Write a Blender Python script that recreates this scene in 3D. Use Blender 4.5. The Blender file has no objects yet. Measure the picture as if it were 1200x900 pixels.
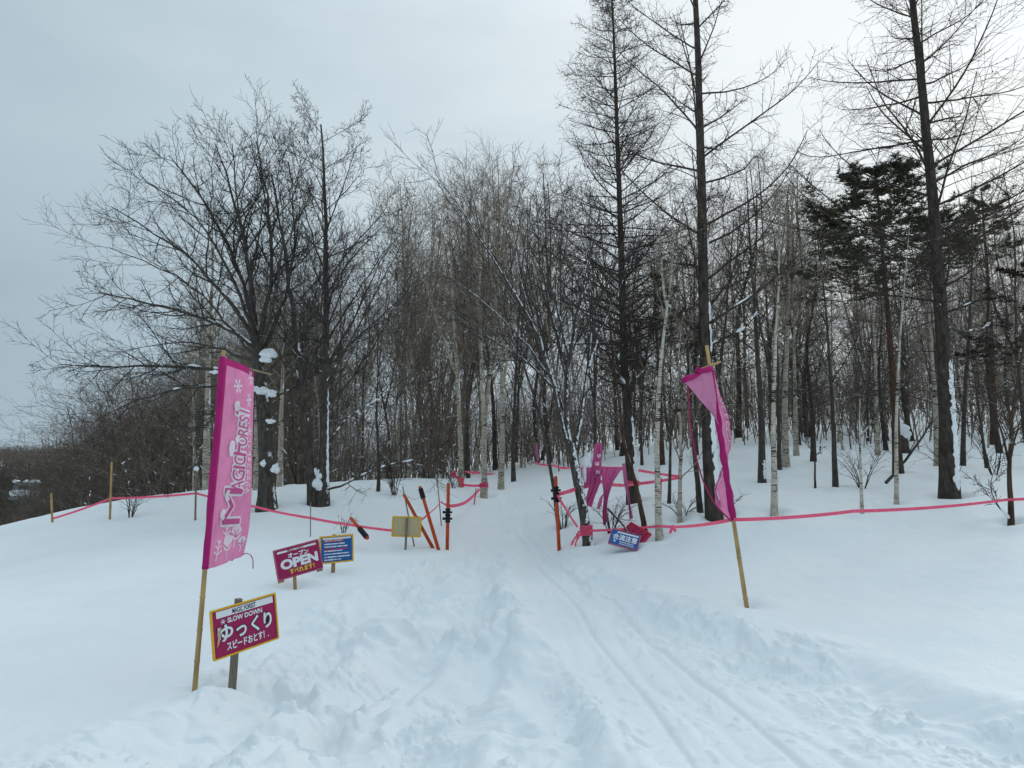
import bpy, math, random
import numpy as np
from mathutils import Vector, Matrix

SC = bpy.context.scene
COL = SC.collection
R = math.radians

# ------------------------------------------------------------------ camera
F = 800.0
PITCH = R(7.8)
CAMZ = 1.70
cam_d = bpy.data.cameras.new('camera')
cam = bpy.data.objects.new('camera', cam_d)
COL.objects.link(cam)
cam.location = (0, 0, CAMZ)
cam.rotation_euler = (R(90) + PITCH, 0, 0)
cam_d.sensor_width = 36.0
cam_d.lens = 24.0
cam_d.clip_start = 0.05
cam_d.clip_end = 4000
SC.camera = cam

# ------------------------------------------------------------------ sky, sun, exposure
SUN_AZ = math.atan2(0.78, 1.0)
SUN_EL = R(23)
w = bpy.data.worlds.new('World')
SC.world = w
w.use_nodes = True
nt = w.node_tree
N, L = nt.nodes, nt.links
N.clear()
out = N.new('ShaderNodeOutputWorld')
bg = N.new('ShaderNodeBackground')
bg.inputs['Strength'].default_value = 0.1
L.new(bg.outputs[0], out.inputs['Surface'])
sky = N.new('ShaderNodeTexSky')
sky.sky_type = 'NISHITA'
sky.sun_disc = False
sky.sun_elevation = SUN_EL
sky.sun_rotation = SUN_AZ
sky.air_density = 1.0
sky.dust_density = 3.0
tc = N.new('ShaderNodeTexCoord')


def vmath(op, a=None, b=None):
    n = N.new('ShaderNodeVectorMath')
    n.operation = op
    for i, s in enumerate((a, b)):
        if s is None:
            continue
        if isinstance(s, tuple):
            n.inputs[i].default_value = s
        else:
            L.new(s, n.inputs[i])
    return n


def wmath(op, a, b=None, clamp=False):
    n = N.new('ShaderNodeMath')
    n.operation = op
    n.use_clamp = clamp
    for i, s in enumerate((a, b)):
        if s is None:
            continue
        if isinstance(s, (int, float)):
            n.inputs[i].default_value = s
        else:
            L.new(s, n.inputs[i])
    return n.outputs[0]


nrm = vmath('NORMALIZE', tc.outputs['Generated'])
# brightness of the cloud deck rises towards the veiled sun, upper right
GLOW_EL = R(30)
sd = (math.sin(0.70) * math.cos(GLOW_EL), math.cos(0.70) * math.cos(GLOW_EL), math.sin(GLOW_EL))
dt = vmath('DOT_PRODUCT', nrm.outputs[0], sd)
glow = N.new('ShaderNodeMapRange')
glow.inputs['From Min'].default_value = 0.22
glow.inputs['From Max'].default_value = 1.0
L.new(dt.outputs['Value'], glow.inputs['Value'])
noi = N.new('ShaderNodeTexNoise')
noi.inputs['Scale'].default_value = 2.2
noi.inputs['Detail'].default_value = 5
noi.inputs['Roughness'].default_value = 0.55
mp = N.new('ShaderNodeMapping')
mp.inputs['Scale'].default_value = (1, 1, 2.6)
mp.inputs['Location'].default_value = (3.1, 0.4, 0)
L.new(nrm.outputs[0], mp.inputs[0])
L.new(mp.outputs[0], noi.inputs[0])
nz = wmath('MULTIPLY', wmath('SUBTRACT', noi.outputs['Fac'], 0.5), 0.62)
fac = wmath('ADD', glow.outputs[0], nz, clamp=True)
ramp = N.new('ShaderNodeValToRGB')
e = ramp.color_ramp.elements
e[0].position, e[0].color = 0.0, (.275, .356, .410, 1)
e[1].position, e[1].color = 1.0, (.65, .690, .705, 1)
m_ = ramp.color_ramp.elements.new(.45)
m_.color = (.372, .455, .505, 1)
m_ = ramp.color_ramp.elements.new(.72)
m_.color = (.490, .562, .602, 1)
L.new(fac, ramp.inputs[0])
sep = N.new('ShaderNodeSeparateXYZ')
L.new(nrm.outputs[0], sep.inputs[0])
zen = N.new('ShaderNodeMapRange')       # an overcast sky is brightest overhead
zen.inputs['From Min'].default_value = 0.58
zen.inputs['From Max'].default_value = 1.0
zen.inputs['To Min'].default_value = 10.0
zen.inputs['To Max'].default_value = 20.0
L.new(sep.outputs['Z'], zen.inputs['Value'])
scl = vmath('SCALE', ramp.outputs[0])
L.new(zen.outputs[0], scl.inputs['Scale'])
mix = N.new('ShaderNodeMix')
mix.data_type = 'RGBA'
mix.inputs[0].default_value = 0.985
L.new(sky.outputs[0], mix.inputs[6])
L.new(scl.outputs[0], mix.inputs[7])
L.new(mix.outputs[2], bg.inputs['Color'])

sun_d = bpy.data.lights.new('sun', 'SUN')
sun_d.energy = 1.6
sun_d.angle = R(22)
sun_d.color = (1.0, .97, .93)
sun = bpy.data.objects.new('sun', sun_d)
COL.objects.link(sun)
tosun = Vector((math.sin(SUN_AZ) * math.cos(SUN_EL), math.cos(SUN_AZ) * math.cos(SUN_EL), math.sin(SUN_EL)))
sun.rotation_euler = (-tosun).to_track_quat('-Z', 'Y').to_euler()
sun.location = (20, 25, 30)

vs = SC.view_settings
vs.view_transform = 'Standard'
vs.look = 'None'
vs.exposure = 0.45
vs.gamma = 1.0
vs.use_curve_mapping = False
SC.cycles.use_denoising = True
SC.cycles.denoiser = 'OPENIMAGEDENOISE'
SC.cycles.denoising_input_passes = 'RGB_ALBEDO_NORMAL'
SC.cycles.denoising_prefilter = 'ACCURATE'
SC.cycles.max_bounces = 5
SC.cycles.diffuse_bounces = 3
SC.cycles.use_adaptive_sampling = False

# ------------------------------------------------------------------ helpers
CP, SP = math.cos(PITCH), math.sin(PITCH)


def W(px, py, Y):
    """the point at distance Y in front of the camera that a viewer there sees at (px, py) of the 1200x900 photograph"""
    x, y = (px - 600) / F, (450 - py) / F
    d = np.array((x, CP - y * SP, SP + y * CP))
    return np.array((0, 0, CAMZ)) + d * (Y / d[1])


def smooth(a, b, x):
    t = np.clip((x - a) / (b - a), 0, 1)
    return t * t * (3 - 2 * t)


def hash2(ix, iy, seed):
    h = (ix.astype(np.int64) * 374761393 + iy.astype(np.int64) * 668265263 + seed * 974634777) & 0x7fffffff
    h = ((h ^ (h >> 13)) * 1274126177) & 0x7fffffff
    h = (h ^ (h >> 16)) & 0xffff
    return h / 65535.0


def vnoise(x, y, seed=0):
    ix, iy = np.floor(x), np.floor(y)
    fx, fy = x - ix, y - iy
    ux, uy = fx * fx * fx * (fx * (fx * 6 - 15) + 10), fy * fy * fy * (fy * (fy * 6 - 15) + 10)
    a = hash2(ix, iy, seed)
    b = hash2(ix + 1, iy, seed)
    c = hash2(ix, iy + 1, seed)
    d = hash2(ix + 1, iy + 1, seed)
    return (a + (b - a) * ux) * (1 - uy) + (c + (d - c) * ux) * uy - .5


def fbm(x, y, seed=0, octv=4, gain=.5):
    s, a, f = 0, 1, 1
    for k in range(octv):
        c, sn = math.cos(.7 * k), math.sin(.7 * k)
        s = s + a * vnoise((x * c - y * sn) * f + 17.3 * k, (x * sn + y * c) * f - 9.1 * k, seed + k)
        a *= gain
        f *= 2.03
    return s


def tag(o, label=None, cat=None, group=None, kind=None):
    if label:
        o['label'] = label
    if cat:
        o['category'] = cat
    if group:
        o['group'] = group
    if kind:
        o['kind'] = kind
    return o


def empty(name, loc=(0, 0, 0), rz=0):
    o = bpy.data.objects.new(name, None)
    o.empty_display_size = .2
    COL.objects.link(o)
    o.location = [float(v) for v in loc]
    o.rotation_euler = (0, 0, rz)
    return o


class MB:
    """collects polygons and links them as ONE mesh object"""

    def __init__(s):
        s.v, s.q, s.mi, s.n = [], [], [], 0

    def add(s, v, faces, m=0):
        v = np.asarray(v, float).reshape(-1, 3)
        s.v.append(v)
        for f in faces:
            s.q.append([int(i) + s.n for i in f])
            s.mi.append(m)
        s.n += len(v)
        return s

    def box(s, c, size, m=0, rot=None):
        h = np.array(size) / 2
        p = np.array([(x, y, z) for x in (-1, 1) for y in (-1, 1) for z in (-1, 1)]) * h
        if rot is not None:
            p = p @ np.array(rot.to_3x3()).T
        s.add(p + np.array(c), [(0, 1, 3, 2), (4, 6, 7, 5), (0, 4, 5, 1), (2, 3, 7, 6), (0, 2, 6, 4), (1, 5, 7, 3)], m)
        return s

    def tube(s, pts, rad, sides=8, m=0, cap=True):
        pts = np.asarray(pts, float)
        n = len(pts)
        rad = np.broadcast_to(np.asarray(rad, float), (n,))
        v, q = tube_arrays(pts[None], rad[None], sides)
        f = [tuple(a) for a in q]
        if cap:
            f.append(tuple(range(sides))[::-1])
            f.append(tuple(range((n - 1) * sides, n * sides)))
        s.add(v, f, m)
        return s

    def grid(s, P, m=0):
        """P: (a, b, 3) points"""
        a, b, _ = P.shape
        f = [(i * b + j, i * b + j + 1, (i + 1) * b + j + 1, (i + 1) * b + j) for i in range(a - 1) for j in range(b - 1)]
        s.add(P.reshape(-1, 3), f, m)
        return s

    def build(s, name, mats, parent=None, smooth_=False):
        me = bpy.data.meshes.new(name)
        me.from_pydata(np.concatenate(s.v).tolist() if s.v else [], [], s.q)
        if not isinstance(mats, (list, tuple)):
            mats = [mats]
        for m in mats:
            me.materials.append(m)
        if len(mats) > 1:
            me.polygons.foreach_set('material_index', s.mi)
        if smooth_:
            me.polygons.foreach_set('use_smooth', [True] * len(me.polygons))
        me.update()
        o = bpy.data.objects.new(name, me)
        COL.objects.link(o)
        if parent:
            o.parent = parent
        return o


def np_mesh(name, V, Q, mats, smooth_=True, mi=None):
    me = bpy.data.meshes.new(name)
    me.vertices.add(len(V))
    me.vertices.foreach_set('co', np.ascontiguousarray(V, dtype=np.float32).ravel())
    k = Q.shape[1]
    me.loops.add(Q.size)
    me.loops.foreach_set('vertex_index', np.ascontiguousarray(Q, dtype=np.int32).ravel())
    me.polygons.add(len(Q))
    me.polygons.foreach_set('loop_start', np.arange(0, Q.size, k, dtype=np.int32))
    me.polygons.foreach_set('use_smooth', np.full(len(Q), smooth_))
    for m in (mats if isinstance(mats, (list, tuple)) else [mats]):
        me.materials.append(m)
    if mi is not None:
        me.polygons.foreach_set('material_index', np.ascontiguousarray(mi, dtype=np.int32))
    me.update(calc_edges=True)
    return me


def tube_arrays(P, Rr, sides):
    """P (B,n,3), Rr (B,n) -> vertices, quads"""
    B, n, _ = P.shape
    T = np.empty_like(P)
    T[:, 1:-1] = P[:, 2:] - P[:, :-2]
    T[:, 0] = P[:, 1] - P[:, 0]
    T[:, -1] = P[:, -1] - P[:, -2]
    T /= np.linalg.norm(T, axis=2, keepdims=True) + 1e-9
    mean = P[:, -1] - P[:, 0]
    ref = np.zeros((B, 3))
    ref[np.arange(B), np.argmin(np.abs(mean), axis=1)] = 1
    U = np.cross(T, ref[:, None, :])
    U /= np.linalg.norm(U, axis=2, keepdims=True) + 1e-9
    V = np.cross(T, U)
    a = np.arange(sides) * 2 * math.pi / sides
    ring = P[:, :, None, :] + Rr[:, :, None, None] * (np.cos(a)[None, None, :, None] * U[:, :, None, :] + np.sin(a)[None, None, :, None] * V[:, :, None, :])
    verts = ring.reshape(-1, 3)
    b, i, k = np.meshgrid(np.arange(B), np.arange(n - 1), np.arange(sides), indexing='ij')
    k2 = (k + 1) % sides
    base = b * n * sides
    q = np.stack([base + i * sides + k, base + i * sides + k2, base + (i + 1) * sides + k2, base + (i + 1) * sides + k], -1).reshape(-1, 4)
    return verts, q


# ------------------------------------------------------------------ materials
def new_mat(name):
    m = bpy.data.materials.new(name)
    m.use_nodes = True
    t = m.node_tree
    b = t.nodes.get('Principled BSDF')
    b.inputs['Specular IOR Level'].default_value = .25
    return m, t, b


def nd(t, typ, **kw):
    n = t.nodes.new(typ)
    for k, v in kw.items():
        if k in n.inputs:
            n.inputs[k].default_value = v
        else:
            setattr(n, k, v)
    return n


def ramp_node(t, src, stops):
    r = t.nodes.new('ShaderNodeValToRGB')
    el = r.color_ramp.elements
    el[0].position, el[0].color = stops[0][0], tuple(stops[0][1]) + (1,)
    el[1].position, el[1].color = stops[-1][0], tuple(stops[-1][1]) + (1,)
    for p, c in stops[1:-1]:
        x = el.new(p)
        x.color = tuple(c) + (1,)
    t.links.new(src, r.inputs[0])
    return r


def mapped_noise(t, scale=(1, 1, 1), s=5, detail=3, rough=.5, coord='Object', loc=(0, 0, 0)):
    c = t.nodes.new('ShaderNodeTexCoord')
    mpn = t.nodes.new('ShaderNodeMapping')
    mpn.inputs['Scale'].default_value = scale
    mpn.inputs['Location'].default_value = loc
    t.links.new(c.outputs[coord], mpn.inputs[0])
    n = nd(t, 'ShaderNodeTexNoise', Scale=s, Detail=detail, Roughness=rough)
    t.links.new(mpn.outputs[0], n.inputs[0])
    return n


def plain(name, c, rough=.6, var=.18, s=14, bump=0.0, scale=(1, 1, 1)):
    m, t, b = new_mat(name)
    n = mapped_noise(t, scale, s, 4)
    r = ramp_node(t, n.outputs['Fac'], [(.3, [x * (1 - var) for x in c]), (.7, [min(1, x * (1 + var)) for x in c])])
    t.links.new(r.outputs[0], b.inputs['Base Color'])
    b.inputs['Roughness'].default_value = rough
    if bump:
        bp = nd(t, 'ShaderNodeBump', Strength=bump, Distance=.01)
        t.links.new(n.outputs['Fac'], bp.inputs['Height'])
        t.links.new(bp.outputs[0], b.inputs['Normal'])
    return m


SNOWC = (.84, .87, .89)


def bark(name, c1, c2, scale, s, snow_dir=None, snow_thr=.7, marks=None, snow_scale=3.5):
    m, t, b = new_mat(name)
    n = mapped_noise(t, scale, s, 5, .6)
    r = ramp_node(t, n.outputs['Fac'], [(.32, c1), (.68, c2)])
    col = r.outputs[0]
    if marks:
        n2 = mapped_noise(t, (2.2, 2.2, 20), 2.4, 3, .6, loc=(3, 1, 7))
        n3 = mapped_noise(t, (2, 2, 3), 1.3, 2, .5)
        sm = nd(t, 'ShaderNodeMath', operation='ADD')
        t.links.new(n2.outputs['Fac'], sm.inputs[0])
        ml = nd(t, 'ShaderNodeMath', operation='MULTIPLY')
        ml.inputs[1].default_value = .55
        t.links.new(n3.outputs['Fac'], ml.inputs[0])
        t.links.new(ml.outputs[0], sm.inputs[1])
        r2 = ramp_node(t, sm.outputs[0], [(.83, (0, 0, 0)), (.89, (1, 1, 1))])
        mx = nd(t, 'ShaderNodeMix', data_type='RGBA')
        t.links.new(r2.outputs[0], mx.inputs[0])
        t.links.new(col, mx.inputs[6])
        mx.inputs[7].default_value = tuple(marks) + (1,)
        col = mx.outputs[2]
    if snow_dir:
        g = t.nodes.new('ShaderNodeNewGeometry')
        d = nd(t, 'ShaderNodeVectorMath', operation='DOT_PRODUCT')
        v = Vector(snow_dir).normalized()
        d.inputs[1].default_value = v
        t.links.new(g.outputs['Normal'], d.inputs[0])
        n4 = mapped_noise(t, (1, 1, .7), snow_scale, 4, .65, loc=(5, 5, 5))
        ad = nd(t, 'ShaderNodeMath', operation='MULTIPLY_ADD')
        t.links.new(d.outputs['Value'], ad.inputs[0])
        ad.inputs[1].default_value = .42
        t.links.new(n4.outputs['Fac'], ad.inputs[2])
        r3 = ramp_node(t, ad.outputs[0], [(snow_thr, (0, 0, 0)), (snow_thr + .05, (1, 1, 1))])
        mx = nd(t, 'ShaderNodeMix', data_type='RGBA')
        t.links.new(r3.outputs[0], mx.inputs[0])
        t.links.new(col, mx.inputs[6])
        mx.inputs[7].default_value = SNOWC + (1,)
        col = mx.outputs[2]
    t.links.new(col, b.inputs['Base Color'])
    b.inputs['Roughness'].default_value = .9
    b.inputs['Specular IOR Level'].default_value = .1
    bp = nd(t, 'ShaderNodeBump', Strength=.5, Distance=.02)
    t.links.new(n.outputs['Fac'], bp.inputs['Height'])
    t.links.new(bp.outputs[0], b.inputs['Normal'])
    return m


M = {}
SD = (.75, -.25, .7)
M['bark_dark'] = bark('bark_dark', (.038, .033, .029), (.114, .099, .086), (1, 1, .35), 16, SD, .91)
M['bark_speckled'] = bark('bark_speckled', (.038, .033, .029), (.114, .099, .086), (1, 1, .35), 16, (.6, -.5, .6), .80, snow_scale=16)
M['bark_brown'] = bark('bark_brown', (.028, .023, .020), (.092, .075, .064), (1, 1, .3), 16, SD, .96)
M['bark_red'] = bark('bark_red', (.040, .026, .020), (.120, .072, .050), (1, 1, .3), 14, SD, .92)
M['bark_birch'] = bark('bark_birch', (.36, .325, .26), (.64, .59, .50), (1, 1, .6), 9, SD, .93, marks=(.035, .030, .026))
M['bark_greybirch'] = bark('bark_greybirch', (.30, .26, .205), (.56, .50, .41), (1, 1, .6), 9, SD, .90, marks=(.03, .027, .024))
M['twig_dark'] = bark('twig_dark', (.032, .028, .026), (.080, .070, .063), (1, 1, 1), 5, (.2, -.1, 1), .93, snow_scale=5)
M['twig_grey'] = bark('twig_grey', (.16, .128, .098), (.33, .275, .215), (1, 1, 1), 5, (.2, -.1, 1), .92, snow_scale=5)
M['twig_brown'] = bark('twig_brown', (.030, .024, .021), (.088, .068, .056), (1, 1, 1), 5, (.2, -.1, 1), .93, snow_scale=5)
M['twig_thicket'] = bark('twig_thicket', (.085, .066, .052), (.26, .21, .165), (1, 1, 1), 1.2, (.2, -.1, 1), .86, snow_scale=5)
M['twig_bush'] = bark('twig_bush', (.085, .064, .050), (.21, .165, .13), (1, 1, 1), 1.5, (.2, -.1, 1), .93, snow_scale=4)
M['twig_mid'] = bark('twig_mid', (.085, .068, .056), (.225, .182, .148), (1, 1, 1), 3, (.2, -.1, 1), .93, snow_scale=5)
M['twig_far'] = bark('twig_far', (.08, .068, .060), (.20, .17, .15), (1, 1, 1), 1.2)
M['twig_clean'] = bark('twig_clean', (.030, .024, .020), (.085, .066, .052), (1, 1, 1), 4)
M['needles'] = bark('needles', (.026, .032, .018), (.105, .105, .058), (1, 1, 1), 1.6)
M['needles_brown'] = bark('needles_brown', (.018, .016, .011), (.065, .052, .034), (1, 1, 1), 2.0)
M['bamboo'] = plain('bamboo', (.42, .28, .11), .55, .3, 9, .1, (1, 1, .4))
M['bamboo_old'] = plain('bamboo_old', (.22, .165, .10), .7, .3, 12, .1)
M['wood_grey'] = plain('wood_grey', (.20, .175, .145), .85, .4, 20, .4, (4, 4, .35))
M['wood_tan'] = plain('wood_tan', (.34, .22, .11), .8, .3, 20, .3, (4, 4, .35))
M['yellow'] = plain('yellow_paint', (.70, .40, .015), .5, .15, 30)
M['sign_pink'] = plain('sign_pink', (.33, .012, .085), .45, .08, 12)
M['sign_pink_pale'] = plain('sign_pink_pale', (.42, .10, .16), .5, .2, 12)
M['sign_blue'] = plain('sign_blue', (.012, .105, .34), .45, .1, 12)
M['sign_white'] = plain('sign_white', (.74, .76, .80), .5, .04, 12)
M['ink'] = plain('ink', (.012, .010, .030), .5, .1, 12)
M['ink_yellow'] = plain('ink_yellow', (.72, .46, .06), .5, .05, 12)
M['ink_red'] = plain('ink_red', (.55, .02, .05), .5, .05, 12)
M['ply'] = plain('plywood', (.50, .40, .24), .75, .15, 25, .1, (6, 6, .6))
M['pole_orange'] = plain('pole_orange', (.50, .065, .015), .45, .25, 18, .1, (1, 1, .3))
M['black_rubber'] = plain('black_rubber', (.012, .012, .013), .6, .3, 25, .2)
M['steel'] = plain('steel', (.16, .19, .22), .5, .2, 8)
M['orange_pad'] = plain('orange_pad', (.75, .27, .05), .6, .1, 8)
M['rope'] = plain('magenta_cord', (.32, .02, .09), .7, .1, 8)


def cloth_mat(name, c, tl):
    m, t, b = new_mat(name)
    n = mapped_noise(t, (1, 1, 1), 7, 5, .6)
    r = ramp_node(t, n.outputs['Fac'], [(.3, [x * .86 for x in c]), (.7, [min(1, x * 1.1) for x in c])])
    t.links.new(r.outputs[0], b.inputs['Base Color'])
    b.inputs['Roughness'].default_value = .8
    tr = nd(t, 'ShaderNodeBsdfTranslucent')
    t.links.new(r.outputs[0], tr.inputs[0])
    ms = nd(t, 'ShaderNodeMixShader')
    ms.inputs[0].default_value = tl
    o = t.nodes['Material Output']
    t.links.new(b.outputs[0], ms.inputs[1])
    t.links.new(tr.outputs[0], ms.inputs[2])
    t.links.new(ms.outputs[0], o.inputs['Surface'])
    w2 = nd(t, 'ShaderNodeTexNoise', Scale=90)
    bp = nd(t, 'ShaderNodeBump', Strength=.15, Distance=.004)
    t.links.new(w2.outputs['Fac'], bp.inputs['Height'])
    t.links.new(bp.outputs[0], b.inputs['Normal'])
    return m


M['tape'] = cloth_mat('tape_pink', (.98, .14, .25), .4)
M['flag'] = cloth_mat('flag_pink', (.80, .26, .46), .4)
M['flag_dark'] = cloth_mat('flag_magenta', (.46, .018, .17), .2)
M['flag_print'] = cloth_mat('flag_print', (.88, .84, .88), .3)
M['flag_print_pink'] = cloth_mat('flag_print_pink', (.70, .13, .36), .35)
M['flag_worn'] = cloth_mat('flag_worn', (.70, .17, .40), .45)
M['flag_pale'] = cloth_mat('flag_pale', (.66, .24, .42), .4)


def snow_mat(name, near=True):
    m, t, b = new_mat(name)
    b.inputs['Roughness'].default_value = .75
    b.inputs['Specular IOR Level'].default_value = .2
    n = mapped_noise(t, (1, 1, 1), .8, 4, .6)
    r = ramp_node(t, n.outputs['Fac'], [(.3, (.82, .855, .875)), (.7, (.875, .895, .905))])
    t.links.new(r.outputs[0], b.inputs['Base Color'])
    n1 = mapped_noise(t, (1, 1, 1), 26, 5, .65)
    n2 = mapped_noise(t, (1, 1, 1), 120, 2, .5)
    ad = nd(t, 'ShaderNodeMath', operation='MULTIPLY_ADD')
    t.links.new(n2.outputs['Fac'], ad.inputs[0])
    ad.inputs[1].default_value = .25
    t.links.new(n1.outputs['Fac'], ad.inputs[2])
    bp = nd(t, 'ShaderNodeBump', Strength=.45, Distance=.02)
    t.links.new(ad.outputs[0], bp.inputs['Height'])
    t.links.new(bp.outputs[0], b.inputs['Normal'])
    return m


M['snow'] = snow_mat('snow')
M['snow_clump'] = plain('snow_clump', (.85, .87, .89), .8, .03, 10, .3)

# ------------------------------------------------------------------ terrain
ctrl_px = [  # (px, py, Y)
    (600, 900, 4.3), (200, 900, 4.3), (0, 900, 4.3), (227, 812, 5.7), (284, 807, 5.9), (0, 780, 6.2),
    (351, 687, 9.3), (391, 670, 10.4), (474, 645, 13.1), (524, 644, 13.3), (655, 645, 12.8), (590, 643, 13.1),
    (567, 580, 19.5), (590, 560, 26), (610, 553, 29), (540, 566, 22),
    (229, 611, 15.3), (130, 608, 15.8), (60, 612, 16.3), (313, 592, 15.8), (372, 587, 16.3), (360, 571, 20.5), (250, 574, 20),
    (180, 580, 19.5), (100, 594, 19), (0, 617, 18.5), (440, 562, 22), (500, 560, 24), (100, 690, 9.8), (0, 660, 12), (200, 650, 11.5),
    (364, 632, 13.2), (430, 620, 15),
    (877, 710, 8.0), (690, 636, 12.6), (735, 645, 11.8), (773, 628, 12.0), (907, 605, 12.4), (1113, 580, 13.0), (1185, 612, 10.2),
    (1200, 770, 6.0), (1000, 700, 8.4), (1100, 640, 10), (835, 600, 12.6), (742, 588, 16), (893, 565, 17.5), (920, 546, 20),
    (979, 572, 16), (1050, 590, 12.6), (1008, 598, 12), (1000, 505, 34), (1150, 508, 32), (850, 515, 32), (740, 535, 27), (680, 548, 26),
    (1190, 545, 20), (1200, 640, 8.8), (700, 590, 17), (655, 600, 17), (740, 690, 9.0), (820, 560, 19),
]
C_ = np.array([W(*c) for c in ctrl_px])
extra = np.array([(-6, 2, 0), (0, 1, 0), (6, 2, .15), (0, -8, 0), (-12, -6, 0), (12, -6, .2), (9, 4, .4), (-9, 4, 0),
                  (-16, 24, -1.0), (-22, 30, -3.6), (-30, 45, -7.0), (-13, 42, .2), (-6, 40, 1.6), (-26, 20, -2.5), (-20, 10, -1.0),
                  (0, 42, 2.6), (8, 45, 3.9), (20, 45, 5.6), (35, 45, 6.5), (30, 25, 4.0), (20, 12, 2.0), (30, 5, 2),
                  (-3, 60, 2.2), (15, 65, 6), (-35, 65, -9), (-18, 60, -3.5), (45, 65, 8)], float)
C_ = np.concatenate([C_, extra])


def _phi(r2):
    return np.where(r2 > 0, .5 * r2 * np.log(np.maximum(r2, 1e-12)), 0)


_n = len(C_)
_D = ((C_[:, None, :2] - C_[None, :, :2]) ** 2).sum(-1)
_A = np.zeros((_n + 3, _n + 3))
_A[:_n, :_n] = _phi(_D) + np.eye(_n) * 1.5
_A[:_n, _n] = 1
_A[:_n, _n + 1:] = C_[:, :2]
_A[_n:, :_n] = _A[:_n, _n:].T
_sol = np.linalg.solve(_A, np.concatenate([C_[:, 2], [0, 0, 0]]))


def H0(x, y):
    x = np.asarray(x, float)
    y = np.asarray(y, float)
    shp = x.shape
    xf, yf = x.ravel(), y.ravel()
    z = np.empty(len(xf))
    for s in range(0, len(xf), 20000):
        a, b = xf[s:s + 20000], yf[s:s + 20000]
        a2, b2 = np.clip(a, -45, 55), np.clip(b, -20, 70)
        r2 = (a2[:, None] - C_[None, :, 0]) ** 2 + (b2[:, None] - C_[None, :, 1]) ** 2
        z[s:s + 20000] = _phi(r2) @ _sol[:_n] + _sol[_n] + _sol[_n + 1] * a2 + _sol[_n + 2] * b2
    r = np.hypot(xf, yf - 10)
    # far country: valley and wooded hills to the left, rising ground to the right
    side = smooth(-70, 40, xf - .25 * yf + 20)
    left = -16 * smooth(30, 140, r) + 27 * smooth(190, 520, r) * (.75 + .5 * fbm(xf / 130, yf / 130, 5, 3))
    right = 5 + .02 * (r - 60)
    far = left * (1 - side) + right * side
    front = smooth(-20, 20, yf)
    far = far * front + (1 - front) * (-.01 * r)
    k = smooth(48, 95, r)
    return (z * (1 - k) + far * k).reshape(shp)


def trail(Y):
    """left and right edge of the skied trail"""
    ys = [0, 4.3, 5, 6.5, 8, 9, 11, 13, 16, 20, 26, 32]
    lf = [-2.8, -2.35, -2.2, -2.0, -1.8, -1.65, -1.3, -1.05, -1.0, -.95, -.9, -1.0]
    rt = [4.4, 3.7, 3.4, 2.6, 1.95, 1.55, 1.1, .78, .55, .35, .55, 1.2]
    return np.interp(Y, ys, lf), np.interp(Y, ys, rt)


def track_line(x, y, pts, wd):
    ys = [p[1] for p in pts]
    xs = [p[0] for p in pts]
    xc = np.interp(y, ys, xs) + .03 * np.sin(y * 1.7 + xs[0] * 9)
    d = (x - xc) / wd
    return np.exp(-d * d) * smooth(ys[0], ys[0] + .4, y) * (1 - smooth(ys[-1] - 2, ys[-1], y)), d


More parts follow.
